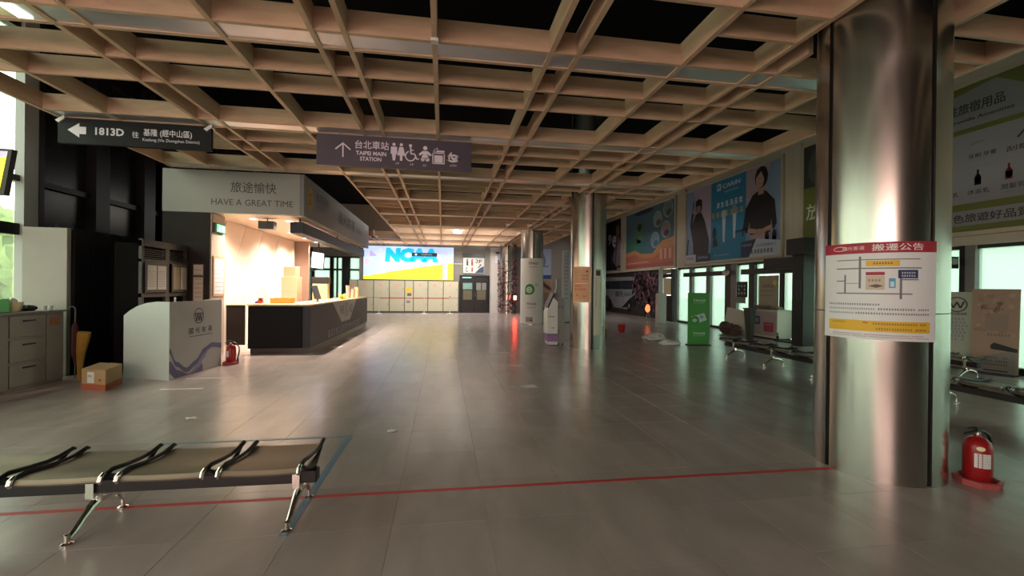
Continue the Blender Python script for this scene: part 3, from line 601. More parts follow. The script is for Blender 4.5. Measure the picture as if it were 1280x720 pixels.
solo('plant_pot', MB().blob((-6.20, 7.12, 1.20), (.06, .09, .075), mat('dark foliage', (.05, .09, .04), .7), .4, 5).lathe([(0, 1.082), (.05, 1.082), (.06, 1.13), (0, 1.13)], DARKM, (-6.15, 7.12, 0), 14), 'dark leafy plant between green box and cream basket', 'plant', (-6.15, 7.12, 1.08))
u1 = thing('folded_umbrella', 'folded dark red umbrella hooked at the cabinet end', 'umbrella', (-5.66, 7.80, 0))
build('canopy', MB().tube([(-5.66, 7.80, .25), (-5.66, 7.80, .4), (-5.66, 7.80, .82), (-5.66, 7.80, .88)], [.015, .05, .04, .012], mat('dark red cloth', (.06, .008, .012), .8), 10), u1)
build('handle', MB().tube([(-5.66, 7.80, .87), (-5.66, 7.80, 1.08)] + [(-5.66-.045+.045*math.cos(a), 7.80, 1.08+.045*math.sin(a)) for a in (.5, 1.2, 1.9, 2.6, 3.2)], .009, BLACK, 8), u1)
build('tip', MB().tube([(-5.66, 7.80, 0.0), (-5.66, 7.80, .26)], .007, DARKM, 6), u1)
solo('folded_sheet', MB().tube([(-5.55, 7.74, 0.0), (-5.55, 7.74, .12), (-5.54, 7.74, .4), (-5.50, 7.74, .68), (-5.49, 7.74, .73)], [.03, .035, .055, .085, .08], mat('mustard cloth', (.30, .17, .02), .8, noise=.2), 10), 'mustard yellow rolled cloth standing beside the red umbrella', 'cloth', (-5.55, 7.74, 0))
# tall cabinets
solo('tall_cabinet', MB().box(-6.55, 8.0, 0, -5.93, 8.08, 2.37, mat('light grey laminate', s('9c958e'), .5, noise=.04)), 'tall pale grey cabinet beside the left window frame', 'cabinet', (-6.2, 8.2, 0), bevel=.006)
BK = mat('black lacquer', (.008, .008, .009), .45, spec=.25)
def tall(y0, y1, lb, z1=2.38):
    t = thing('wardrobe_cabinet', lb, 'cabinet', (-6.2, (y0+y1)/2, 0))
    build('body', MB().box(-6.5, y0, 0, -5.925, y1-.004, z1, BK), t, bevel=.004)
    ym = (y0+y1)/2
    for a, b in ((y0+.01, ym-.003), (ym+.003, y1-.014)):
        for c, d in ((.05, 1.29), (1.30, z1-.03)):
            q = build('door', MB().box(-5.923, a, c, -5.903, b, d, BK), t, bevel=.002)
            yy = b-.05 if a < ym-.1 else a+.05; build('knob', MB().tube([(-5.902, yy, 1.2 if c < 1 else 1.4), (-5.875, yy, 1.2 if c < 1 else 1.4)], .014, CHROME, 10), q)
tall(8.10, 8.90, 'glossy black cabinet next to the tall pale grey cabinet'); tall(8.905, 9.70, 'glossy black cabinet next to the rack of framed notices')
t = thing('notice_rack', 'dark brown rack with louvres and framed notices left of the kiosk', 'cabinet', (-5.25, 8.9, 0))
RB = mat('brown metal rack', (.05, .042, .038), .5)
build('body', MB().box(-5.42, 8.24, 0, -5.06, 9.57, 2.18, mat('black rack body', (.006, .005, .005), .8, spec=.04)), t)
for y0, y1 in ((8.24, 8.30), (8.88, 9.0), (9.51, 9.57)): build('post', MB().box(-5.058, y0, 0, -5.01, y1, 2.23, RB), t)
for z0, z1 in ((2.13, 2.25), (1.865, 1.915), (1.26, 1.33)): build('rail', MB().box(-5.058, 8.24, z0, -5.0, 9.57, z1, RB), t)
for y0, y1 in ((8.31, 8.87), (9.01, 9.50)):
    for q in range(5): build('slat', MB().hexa([(-5.05, y0, 1.94+q*.036), (-5.02, y0, 1.93+q*.036), (-5.02, y1, 1.93+q*.036), (-5.05, y1, 1.94+q*.036), (-5.05, y0, 1.952+q*.036), (-5.02, y0, 1.942+q*.036), (-5.02, y1, 1.942+q*.036), (-5.05, y1, 1.952+q*.036)], RB), t)
def leftsheet(y_near, z, X): return Sheet((X, y_near, z), (0, 1, 0), (0, 0, 1))
def frame_notice(y0, y1, z0, z1, lb, cols, X=-4.995, fm=RB):
    t = thing('framed_notice', lb, 'notice', (X, (y0+y1)/2, z0))
    build('frame', MB().box(X, y0, z0, X+.02, y1, z1, fm), t, bevel=.003)
    S = leftsheet(y0, z0, X+.02); w_ = y1-y0; h = z1-z0; n = len(cols)
    for i, c in enumerate(cols):
        a = .04 + i*(w_-.06)/n; b = a + (w_-.06)/n - .03
        S.rect(a, .05, b, h-.05, P_(c), 1)
        for q in range(7): S.scribble(a+.02, .1+q*(h-.22)/7, b-a-.04, .018, P_('6a6660'), 2, seed=q+i)
    build('paper', S.mb, t)
frame_notice(8.29, 8.89, 1.34, 1.86, 'framed pair of white notices nearest the black cabinets', ['aaa59e', 'a8a49e'])
frame_notice(9.02, 9.52, 1.34, 1.86, 'framed pair of notices with a tan left sheet, middle of the rack', ['8a7860', '9c9588'])
t = thing('framed_notice', 'narrow tall notice strip on the dark kiosk wall beside the rack', 'notice', (-4.81, 9.59, 1.08)); build('frame', MB().box(-4.92, 9.575, 1.05, -4.71, 9.598, 1.9, RB), t)
S = Sheet((-4.92, 9.574, 1.05), (1,0,0), (0,0,1)); S.rect(.02, .03, .19, .58, P_('c0b09e'), 1); S.rect(.02, .62, .19, .83, P_('c4b6a6'), 1); [S.scribble(.04, .08+.09*q, .13, .03, P_('7a6c60'), 2, seed=q) for q in range(8)]; build('paper', S.mb, t)
# white logo counter
CT = mat('counter white', (.52, .56, .54), .4, noise=.02); CG = mat('counter front grey', (.42, .42, .41), .4, noise=.02); LOG = P_('3a3a42'); PUR = P_('6a668c')
t = thing('logo_counter', 'white reception counter with round logo and purple swirl', 'counter', (-4.5, 8.1, 0))
FR = Vector((-4.158, 7.475, 0)); FL = Vector((-4.992, 7.802, 0)); dF = Vector((-4.03, 8.80, 0)) - FR; BL = FL + dF*1.0; BR = FR + dF
a = [FL + Vector((0, 0, 0)), FR, BR, BL]
top = [(0, .985), (.12, 1.06), (.3, 1.14), (.5, 1.19), (.72, 1.215), (1, 1.215)]
pts = [FL + Vector((0, 0, 0))] + [FL.lerp(FR, q) + Vector((0, 0, z)) for q, z in top] + [FR]
build('side_panel', MB().prism(pts, tuple(dF.normalized()*.03), CT), t)
pts2 = [p + dF*.975 for p in pts]; build('side_panel', MB().prism(pts2, tuple(dF.normalized()*.03), CT), t)
nx = Vector((dF.y, -dF.x, 0)).normalized()
d0 = dF*.025
build('front_panel', MB().prism([FR + d0 - nx*.02, FR + dF - nx*.02, FR + dF + Vector((0, 0, 1.213)) - nx*.02, FR + d0 + Vector((0, 0, 1.213)) - nx*.02], tuple(nx*.02), CG), t)
lf = [FL.lerp(FR, q) for q in (0, 1)]
build('worktop', MB().hexa([tuple(v) for v in (FL+d0+Vector((0.02,0,.93)), FR+d0-nx*.03+Vector((0,0,1.13)), BR-d0-nx*.03+Vector((0,0,1.13)), BL-d0+Vector((.02,0,.93)), FL+d0+Vector((.02,0,.96)), FR+d0-nx*.03+Vector((0,0,1.16)), BR-d0-nx*.03+Vector((0,0,1.16)), BL-d0+Vector((.02,0,.96)))], WHITE), t)
S = Sheet(FR + nx*.001, dF.normalized(), (0, 0, 1)); Wd = dF.length
S.ring(Wd*.52, .96, .13, .012, LOG, 1, ry=.13); 
for q in (-.06, 0, .06): S.line(Wd*.52+q-.035, 1.0, Wd*.52+q, .87, .018, LOG, 2); S.line(Wd*.52+q+.03, 1.0, Wd*.52+q, .87, .014, LOG, 2)
S.line(Wd*.52-.11, 1.0, Wd*.52+.11, 1.0, .012, LOG, 2)
[S.text(c, Wd*(.33+.125*i), .67, Wd*.085, .095, LOG, 1) for i, c in enumerate('國光客運')]; S.rect(Wd*.34, .62, Wd*.80, .627, LOG, 1)
def swirl(c0, c1, m, l):
    n = 24; A = [(c0(i/n)) for i in range(n+1)]; B = [(c1(i/n)) for i in range(n+1)]
    for i in range(n): S.poly([A[i], A[i+1], B[i+1], B[i]], m, l)
def sp(ks): 
    def f(u):
        x = u*(len(ks)-1); i = min(int(x), len(ks)-2); q = x-i; q = q*q*(3-2*q); return (ks[i][0]+(ks[i+1][0]-ks[i][0])*(x-i), ks[i][1]+(ks[i+1][1]-ks[i][1])*q)
    return f
swirl(sp([(.0, .50), (.15, .27), (.4, .13), (.62, .22), (.85, .40), (1.05, .46), (Wd, .42)]), sp([(.0, .42), (.15, .19), (.4, .05), (.62, .13), (.85, .30), (1.05, .38), (Wd, .33)]), PUR, 1)
swirl(sp([(.0, .30), (.2, .12), (.45, .02), (.6, .05), (.8, .13)]), sp([(.0, .02), (.2, .012), (.45, .006), (.6, .005), (.8, .005)]), PUR, 1)
swirl(sp([(.5, .04), (.65, .12), (.8, .28), (.95, .36)]), sp([(.56, .02), (.7, .08), (.84, .22), (.95, .33)]), P_('8f8aa8'), 2)
S.poly([(.0, .005), (.12, .005), (.0, .12)], P_('d0d0d4'), 2)
build('logo_print', S.mb, t)
solo('desk_ornament', MB().lathe([(0, 1.215), (.02, 1.215), (.008, 1.24), (.018, 1.27), (0, 1.29)], WHITE, (-4.16, 7.62, 0), 10), 'tiny white ornament on the edge of the logo counter', 'ornament', (-4.16, 7.62, 1.21))
# cardboard box
t = thing('cardboard_box', 'brown cardboard box with an orange base on the floor left of the logo counter', 'box', (-4.79, 7.15, 0))
A = Vector((-4.99, 6.99, 0)); B = Vector((-4.60, 6.85, 0)); C_ = B + Vector((-.13, .52, 0)); D = A + Vector((-.13, .52, 0)); up = Vector((0, 0, 1))
OR = mat('orange card', (.38, .10, .045), .8)
build('base', MB().prism([A, B, C_, D], (0, 0, .085), OR), t); build('sides', MB().prism([p + up*.0855 for p in (A, B, C_, D)], (0, 0, .20), CARD), t)
mid1 = A.lerp(B, .5); mid2 = D.lerp(C_, .5)
build('flap', MB().prism([A+up*.2865, mid1+up*.2865, mid2+up*.2865, D+up*.2865], (0, 0, .006), CARD), t); build('flap', MB().prism([mid1+up*.2925+(B-A)*.004, B+up*.2865, C_+up*.2865, mid2+up*.2925+(B-A)*.004], (0, 0, .006), CARD), t)
S = Sheet(A, (B-A).normalized(), (0, 0, 1)); S.rect(.1, .10, .22, .255, P_('d8d6d0'), 1); S.scribble(.11, .18, .08, .03, DKT, 2, seed=2); S.rect(.3, .13, .34, .16, P_('7a5030'), 1); build('label', S.mb, t)
# ------------------------------------------------------------------ kiosk
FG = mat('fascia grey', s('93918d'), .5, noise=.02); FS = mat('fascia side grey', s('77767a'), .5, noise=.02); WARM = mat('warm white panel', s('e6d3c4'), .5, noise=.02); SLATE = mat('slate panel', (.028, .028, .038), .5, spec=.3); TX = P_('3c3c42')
k = thing('service_kiosk', 'ticket kiosk with grey sign fascia and warm lit interior', 'kiosk', (-4.2, 12, 0))
build('fascia', MB().box(-5.48, 9.59, 2.93, -2.93, 9.67, 3.775, FG), k)
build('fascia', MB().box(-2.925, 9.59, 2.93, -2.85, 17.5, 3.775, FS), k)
build('ceiling_panel', MB().box(-5.48, 9.68, 2.94, -2.93, 17.5, 3.0, WARM), k)
build('side_wall', MB().box(-5.48, 9.60, 0, -4.63, 10.15, 2.925, BROWN), k)
build('side_wall', MB().box(-4.628, 9.62, 0, -4.60, 10.15, 2.925, mat('taupe panel', s('a8968c'), .5)), k)
build('end_wall', MB().box(-4.95, 15.35, 0, -4.40, 15.45, 2.935, mat('brown back panel', s('8f7468'), .5)), k)
build('side_wall', MB().box(-5.0, 10.16, 0, -4.86, 15.34, 2.935, mat('shadow joint', s('9a8c82'), .7)), k)
ylist = [8.6, 9.9, 10.9, 11.95, 13.1, 14.4, 15.9, 17.2]
def clip(y): return min(max(y, 10.17), 15.33)
for a, b in zip(ylist[:-1], ylist[1:]):   # leaning panels, joint slants
    pts = []; H_ = 2.93
    def edge(y, z): return y + .59*z
    poly = []
    A0, B0 = a - .9 + .012, b - .9 - .012
    n = 12
    left = [(clip(edge(A0, H_*i/n)), H_*i/n) for i in range(n+1)]; right = [(clip(edge(B0, H_*i/n)), H_*i/n) for i in range(n+1)]
    pp = [q for q in left + right[::-1]]
    o = []
    for q in pp:
        if not o or (abs(o[-1][0]-q[0]) > 1e-4 or abs(o[-1][1]-q[1]) > 1e-4): o.append(q)
    ar = abs(sum(o[i][0]*o[(i+1) % len(o)][1]-o[(i+1) % len(o)][0]*o[i][1] for i in range(len(o))))/2
    if ar > .1: build('panel', MB().prism([(-4.858, y, z) for y, z in o], (.03, 0, 0), WARM), k)
build('bulkhead', MB().box(-3.22, 9.92, 2.60, -2.97, 17.3, 2.84, SLATE), k)
for y in (10.1, 13.5, 17): build('bulkhead_hanger', MB().box(-3.1, y, 2.84, -3.07, y+.03, 2.94, BLACK), k)
dl = mat('downlight glow', (1, .86, .68), .4, emit=6)
for x, y in ((-4.1, 10.3), (-3.42, 10.5), (-4.13, 12.8), (-3.4, 11.6), (-4.17, 14.2), (-4.17, 15.4), (-3.45, 13.2), (-3.45, 15.2)):
    q = build('downlight', MB().lathe([(.0, 2.925), (.09, 2.925), (.10, 2.9395), (.0, 2.9395)], WHITE, (x, y, 0), 20), k); build('lens', MB().lathe([(0, 2.921), (.07, 2.921), (.07, 2.9245), (0, 2.9245)], dl, (x, y, 0), 16), q)
    L = bpy.data.lights.new('downlight_beam', 'SPOT'); L.energy = 135; L.color = (1, .83, .66); L.spot_size = 2.6; L.spot_blend = .8; L.shadow_soft_size = .06
    lo = bpy.data.objects.new('downlight_beam', L); COL.objects.link(lo); lo.location = (x, y, 2.91)
S = Sheet((-5.48, 9.588, 2.93), (1,0,0), (0,0,1)); fx = 2.55/173
S.text('旅途愉快', (289-205)*fx, .42, (347-289)*fx, .22, TX, 1, .008); build('lettering', S.mb, k, smooth=False); S.mb = MB(); S.text('HAVE A GREAT TIME', (265-205)*fx, .16, (369-265)*fx, .125, TX, 1)
build('lettering', S.mb, k, smooth=False)
S = Sheet((-2.848, 9.59, 2.93), (0,1,0), (0,0,1))
S.disc(.42, .42, .19, P_('a8842a'), 1, ry=.26); S.text('2', .34, .3, .14, .25, P_('5a4a1e'), 2, .02)
build('emblem', S.mb, k, smooth=False); S.mb = MB(); S.text('旅客服務', .85, .46, 1.1, .22, P_('52525a'), 1, .02); S.scribble(.85, .33, 1.1, .07, P_('5c5c64'), 1, seed=4)
build('lettering', S.mb, k, smooth=False); S.mb = MB(); S.text('國光客運', 3.0, .28, 2.2, .34, P_('3f3f47'), 1, .03); S.scribble(5.4, .33, 1.1, .14, P_('5c5c64'), 1, seed=5)
build('lettering', S.mb, k, smooth=False)
t = thing('exit_sign', 'green lit emergency exit sign on the kiosk side wall', 'sign', (-4.59, 9.85, 2.56))
build('housing', MB().box(-4.598, 9.66, 2.55, -4.55, 10.08, 2.74, DARKM), t)
S = leftsheet(9.66, 2.55, -4.549); S.rect(.06, .02, .40, .17, mat('exit green', (.05, .75, .15), .4, emit=1.6), 1); wh = mat('exit white', (.7, 1, .7), .4, emit=1.5)
S.disc(.17, .14, .015, wh, 2); S.line(.17, .125, .15, .08, .02, wh, 2); S.line(.15, .08, .19, .04, .014, wh, 2); S.line(.15, .08, .12, .04, .014, wh, 2); S.line(.17, .11, .21, .10, .012, wh, 2); S.rect(.27, .04, .35, .15, wh, 2)
build('pictogram', S.mb, t)
frame_notice(9.66, 10.12, 1.25, 2.07, 'tall framed colour poster under the green exit sign', ['b8bcc8'], X=-4.598, fm=mat('oak frame', s('a88a68'), .5))
t = thing('ceiling_speaker', 'black box speaker hanging from the kiosk ceiling', 'speaker', (-3.81, 10.3, 2.8))
build('cabinet', MB().box(-3.965, 10.2, 2.71, -3.655, 10.4, 2.88, DARKM), t, bevel=.008); build('mount', MB().tube([(-3.81, 10.3, 2.88), (-3.81, 10.3, 2.94)], .012, BLACK, 8), t)
# kiosk counter
k2 = thing('kiosk_counter', 'long dark kiosk counter with pale wooden top', 'counter', (-3.4, 13.7, 0))
build('carcass', MB().prism([(-4.10, 10.12, .12), (-3.02, 10.12, .12), (-2.86, 10.14, .12), (-2.86, 17.4, .12), (-3.5, 17.4, .12), (-3.5, 10.75, .12), (-4.10, 10.75, .12)], (0, 0, .92), SLATE), k2)
build('end_panel', MB().box(-4.10, 10.085, .13, -3.02, 10.118, 1.035, mat('black end panel', (.006, .006, .007), .6, spec=.15)), k2)
build('plinth', MB().prism([(-4.08, 10.16, 0), (-2.9, 10.16, 0), (-2.9, 17.36, 0), (-3.46, 17.36, 0), (-3.46, 10.7, 0), (-4.08, 10.7, 0)], (0, 0, .12), mat('dark maroon plinth', (.035, .015, .015), .3)), k2)
build('worktop', MB().prism([(-4.12, 10.07, 1.042), (-3.01, 10.07, 1.042), (-2.84, 10.12, 1.042), (-2.84, 17.42, 1.042), (-3.52, 17.42, 1.042), (-3.52, 10.77, 1.042), (-4.12, 10.77, 1.042)], (0, 0, .035), mat('maple top', s('d8bb90'), .4, noise=.05, nscale=3)), k2)
S = Sheet((-2.858, 10.14, 0), (0,1,0), (0,0,1))
S.poly([(1.95, 1.035), (5.1, 1.035), (4.15, .45), (3.0, .45)], P_('a09e98'), 1)
S.text('WE', 2.75, .66, .55, .26, P_('606068'), 2, .02); S.ring(3.6, .78, .26, .03, P_('606068'), 2, ry=.20); S.text('S', 3.48, .67, .22, .22, P_('606068'), 2, .02); S.text('AD', 4.0, .66, .5, .26, P_('606068'), 2, .02)
S.scribble(1.5, .16, 4.2, .20, P_('8e8e9a'), 1, cell=.26, seed=9)
build('sign_print', S.mb, k2)
gate = thing('half_door', 'dark waist-high staff door left of the kiosk counter', 'door', (-4.9, 11.6, 0))
build('panel', MB().box(-5.25, 11.6, .02, -4.86, 11.64, 1.05, BROWN), gate) if False else build('panel', MB().box(-4.82, 10.75, .12, -4.44, 10.79, 1.02, BROWN), gate)
build('rail', MB().box(-4.825, 10.74, 1.022, -4.435, 10.8, 1.04, mat('maple top', (0,0,0))), gate)
# things on / around the counter
def cbox(x0, y0, z0, x1, y1, z1, lb, m=CARD, cat='box', name='carton', grp=None): 
    return solo(name, MB().box(x0, y0, z0, x1, y1, z1, m), lb, cat, ((x0+x1)/2, (y0+y1)/2, z0), grp, bevel=.006)
LC = mat('pale cardboard', s('d8b090'), .7)
cbox(-4.36, 12.75, 0.72, -3.95, 13.2, 1.22, 'lowest of the three stacked pale cartons behind the counter', LC)
cbox(-4.36, 12.76, 1.221, -3.95, 13.18, 1.72, 'middle carton of the three stacked behind the counter', LC)
cbox(-4.31, 12.78, 1.721, -4.0, 13.15, 2.0, 'smaller top carton of the stack behind the counter', LC)
cbox(-4.38, 12.7, 0.0, -3.93, 13.22, .718, 'pale side table carrying the carton stack behind the counter', WARM, 'table', 'side_table')
tr = thing('orange_tray', 'orange plastic basket on the near end of the kiosk counter', 'basket', (-3.55, 10.6, 1.077))
om = mat('orange plastic', s('e89a3c'), .4)
build('shell', MB().box(-3.80, 10.45, 1.078, -3.36, 10.72, 1.085, om).box(-3.80, 10.45, 1.085, -3.36, 10.46, 1.19, om).box(-3.80, 10.71, 1.085, -3.36, 10.72, 1.19, om).box(-3.80, 10.46, 1.085, -3.79, 10.71, 1.19, om).box(-3.37, 10.46, 1.085, -3.36, 10.71, 1.19, om), tr)
build('rim', MB().box(-3.81, 10.44, 1.185, -3.35, 10.452, 1.2, om).box(-3.81, 10.718, 1.185, -3.35, 10.73, 1.2, om), tr)
solo('paper_stack', MB().box(-3.76, 10.49, 1.086, -3.42, 10.68, 1.15, P_('e8c890')), 'stack of tan papers inside the orange basket', 'paper', (-3.6, 10.6, 1.08))
t = thing('toy_helmet', 'small red ball-shaped toy with a dark cap on the counter', 'toy', (-3.98, 10.4, 1.077)); build('body', MB().blob((-3.98, 10.4, 1.125), (.07, .05, .045), mat('toy red', s('c8382e'), .4), .05, 1), t); build('cap', MB().blob((-3.97, 10.4, 1.185), (.06, .05, .02), DARKM, .05, 2), t)
solo('blue_ball', MB().blob((-4.06, 10.4, 1.105), (.028, .028, .028), mat('toy blue', s('3a4a9a'), .4), 0, 1), 'small blue ball beside the red toy on the counter', 'toy', (-4.06, 10.4, 1.08))
solo('small_dish', MB().lathe([(0, 1.078), (.05, 1.078), (.06, 1.1), (0, 1.095)], mat('brick dish', s('9a4a3a'), .5), (-4.25+.18, 10.62, 0), 16), 'small brick-red dish at the left end of the counter top', 'dish', (-4.07, 10.62, 1.078))
solo('pink_folder', MB().box(-3.25, 10.95, 1.078, -3.0, 11.35, 1.10, P_('d8a09a')), 'pink folder lying right of the orange basket', 'folder', (-3.1, 11.1, 1.078))
t = thing('desk_monitor', 'dark thin desk monitor seen edge-on on the kiosk counter', 'monitor', (-3.2, 12.1, 1.077))
build('screen', MB().hexa([(-3.28, 11.95, 1.14), (-3.22, 11.95, 1.13), (-3.22, 12.4, 1.13), (-3.28, 12.4, 1.14), (-3.36, 11.95, 1.48), (-3.33, 11.95, 1.485), (-3.33, 12.4, 1.485), (-3.36, 12.4, 1.48)], BLACK), t); build('base', MB().box(-3.38, 12.05, 1.078, -3.1, 12.3, 1.09, BLACK).box(-3.27, 12.13, 1.09, -3.24, 12.2, 1.16, BLACK), t)
t = thing('office_chair', 'tan padded chair behind the kiosk counter', 'chair', (-3.9, 14.8, 0)); tn = mat('tan vinyl', s('d0987a'), .5)
build('backrest', MB().box(-4.1, 15.0, .85, -3.66, 15.08, 1.5, tn), t, bevel=.03); build('seat', MB().box(-4.1, 14.6, .55, -3.66, 15.0, .65, tn), t, bevel=.03); build('stem', MB().tube([(-3.88, 14.8, .06), (-3.88, 14.8, .55)], .03, BLACK), t)
build('base', MB().tube([(-4.1, 14.8, .04), (-3.66, 14.8, .04)], .03, BLACK).tube([(-3.88, 14.58, .04), (-3.88, 15.02, .04)], .03, BLACK), t); build('stem_bracket', MB().box(-3.92, 14.96, .6, -3.84, 15.0, .95, BLACK), t)
t = thing('wall_screen', 'tilted pale blue television hanging inside the kiosk', 'screen', (-3.9, 14.0, 2.4))
build('housing', MB().hexa([(-3.98, 14.1, 2.02), (-3.62, 14.1, 1.98), (-3.62, 14.15, 1.98), (-3.98, 14.15, 2.02), (-3.92, 14.0, 2.52), (-3.56, 14.0, 2.46), (-3.56, 14.06, 2.46), (-3.92, 14.06, 2.52)], DARKM), t)
build('display', MB().hexa([(-3.965, 14.092, 2.04), (-3.635, 14.092, 2.0), (-3.635, 14.096, 2.0), (-3.965, 14.096, 2.04), (-3.91, 13.994, 2.505), (-3.575, 13.994, 2.45), (-3.575, 13.998, 2.45), (-3.91, 13.998, 2.505)], mat('pale blue display', (.6, .66, .95), .4, emit=.8)), t)
build('bracket', MB().tube([(-3.74, 14.05, 2.5), (-3.74, 14.05, 2.94)], .02, BLACK, 8), t)
solo('printer', MB().box(-3.98, 14.2, 1.55, -3.5, 14.5, 1.75, BLACK), 'black box under the hanging television in the kiosk', 'printer', (-3.7, 14.3, 1.55), bevel=.01)
solo('equipment_stand', MB().box(-3.96, 14.22, .0, -3.52, 14.48, 1.549, P_('c8b890')), 'cream equipment stand below the black box in the kiosk', 'stand', (-3.7, 14.35, 0), bevel=.01)
solo('plastic_bag', MB().blob((-3.1, 14.3, 1.15), (.12, .22, .08), mat('lime plastic', s('c8d048'), .5), .3, 4, flat=1.078), 'lime green bag on the kiosk counter', 'bag', (-3.1, 14.3, 1.077))
for i, (y, h_, lb) in enumerate(((15.2, .42, 'tall pale cup stack nearest the lime bag'), (15.9, .30, 'short pale cup stack in the middle of the three'), (16.6, .36, 'cream cup stack at the far end of the counter'))):
    solo('cup_stack', MB().lathe([(0, 1.078), (.07, 1.078), (.09, 1.078+h_), (0, 1.078+h_)], P_(['c0a8a0', 'd8b8a8', 'e0cca0'][i]), (-3.1, y, 0), 14), lb, 'cup', (-3.1, y, 1.077))
# ------------------------------------------------------------------ back wall: LED screen, lockers, doors, signs
t = thing('led_screen', 'huge bright screen with blue letters above the far lockers', 'screen', (-1.9, 25.2, 1.83))
build('cabinet', MB().box(-4.40, 25.19, 1.83, .62, 25.298, 3.75, DARKM), t)
EM = 0.32
def E_(h, k=EM): return mat('lit ' + h, s(h), .5, emit=k, spec=.2)
S = Sheet((-4.37, 25.188, 1.86), (1,0,0), (0,0,1)); W_, H_ = 4.96, 1.86
S.rect(0, 0, W_, H_, E_('b6caf8'), 1)
S.poly([(0, 0), (W_, 0), (W_, .95), (4.4, .92), (3.9, .82), (3.2, .74), (2.4, .58), (1.6, .48), (.9, .30), (.55, .28), (.3, .2), (0, .2)], E_('f4d83c'), 2)
S.poly([(1.0, .5), (1.7, .62), (2.5, .72), (3.3, .88), (3.9, .95), (3.5, 1.05), (2.6, 1.0), (1.7, .8)], E_('dce4fa'), 3)
S.text('NCAA', 1.15, .98, 2.95, .80, E_('10b4ee'), 4, .085, shear=.10)
for x in (1.7, 2.7, 3.6): S.poly([(x, .62+.1*x/2), (x+.12, .66+.1*x/2), (x+.34, .80+.1*x/2), (x+.2, .77+.1*x/2)], E_('98a8d8'), 5)
dk = P_('26282e'); S.rect(2.62, 1.32, 4.02, 1.52, dk, 6); S.disc(2.85, 1.42, .06, E_('e8e8f0'), 7); S.scribble(3.15, 1.39, .6, .06, E_('a0a4b0'), 7, seed=2)
S.poly([(.30, 1.35), (.45, 1.52), (.62, 1.42), (.72, 1.3), (.4, 1.28)], E_('b49ade'), 3); S.disc(.42, 1.5, .07, E_('b49ade'), 4); S.disc(.2, 1.0, .14, E_('f0b8c8'), 3); S.disc(.35, 1.1, .08, E_('f4c8c0'), 3); S.ring(.9, 1.6, .12, .03, E_('e8c0e0'), 3)
S.rect(4.35, .02, 4.62, 1.0, E_('f8e8c0'), 3); S.rect(4.40, .7, 4.58, .95, E_('e8b8c8'), 4); S.ring(4.5, 1.5, .1, .03, E_('b8b0e0'), 3); S.rect(4.42, .3, 4.55, .5, E_('f0c0b0'), 4)
build('display', S.mb, t, smooth=False)
LK = mat('pale locker door', s('c2bda6'), .45, noise=.02); LKD = mat('locker carcass', (.10, .10, .09), .5); LR = P_('c8806a')
xs = [-5.06, -4.62, -3.77, -2.93, -2.10, -1.625, -.83, .02, .875]
names = ['locker unit at the far left, partly hidden by the kiosk', 'second locker unit from the left in the far bank', 'third locker unit from the left in the far bank', 'locker unit just left of the payment terminal', 'locker payment terminal with a yellow screen', 'locker unit just right of the payment terminal', 'second locker unit right of the payment terminal', 'locker unit next to the dark double door']
for i, (a, b) in enumerate(zip(xs[:-1], xs[1:])):
    t = thing('locker_unit', names[i], 'locker', ((a+b)/2, 25.1, 0), 'lockers under the big screen')
    build('body', MB().box(a+.004, 24.99, 0, b-.004, 25.186, 1.825, LKD), t)
    n = 2 if i in (1, 2, 3, 5, 6, 7, 0) else 1
    for q in range(n):
        x0 = a+.02; x1 = b-.02; c = .10 + q*.76; d = (.845 if q == 0 else 1.80) if n == 2 else 1.80
        o = build('door', MB().box(x0, 24.965, c, x1, 24.989, d-.012, LK), t)
        if n == 2: build('handle', MB().box(x1-.08, 24.955, (c+d)/2-.06, x1-.06, 24.964, (c+d)/2+.06, GREY), o)
    S = Sheet((a, 24.963, 0), (1,0,0), (0,0,1))
    if n == 2:
        S.rect(.03, .845, b-a-.03, .86, LR, 1); S.disc((b-a)*.45, 1.55, .09, P_('e0a898'), 1); S.rect((b-a)*.4, 1.1, (b-a)*.58, 1.2, P_('dcb09c'), 1)
    else:
        S.rect(.06, 1.15, .40, 1.42, P_('e8c040'), 1); S.rect(.14, .95, .36, 1.1, P_('6a6460'), 1); S.rect(.1, .55, .3, .7, P_('8a8a88'), 1)
    build('decal', S.mb, t)
for i, x in enumerate((-3.37, -1.0, .38)):
    t = thing('queue_post', ['belt barrier post at the left in front of the lockers', 'belt barrier post in the middle in front of the lockers', 'belt barrier post nearest the dark double door'][i], 'barrier', (x, 24.2, 0))
    build('base', MB().lathe([(0, 0), (.17, 0), (.17, .02), (.02, .04), (0, .04)], P_('d8d4cc'), (x, 24.2, 0), 20), t); build('pole', MB().tube([(x, 24.2, .04), (x, 24.2, .92)], .025, P_('c8c4ba'), 10), t)
    if i < 2: build('belt', MB().box(x+.03, 24.195, .82, [-1.03, .35][i], 24.202, .86, P_('b8564a')), t)
    else: build('belt_head', MB().tube([(x, 24.2, .92), (x, 24.2, .96)], .035, BLACK, 10), t)
d2 = struct('door_2', MB().box(.94, 25.16, 0, 1.0, 25.298, 2.16, BLACK).box(2.59, 25.16, 0, 2.65, 25.298, 2.16, BLACK).box(1.0, 25.16, 2.08, 2.59, 25.298, 2.16, BLACK))
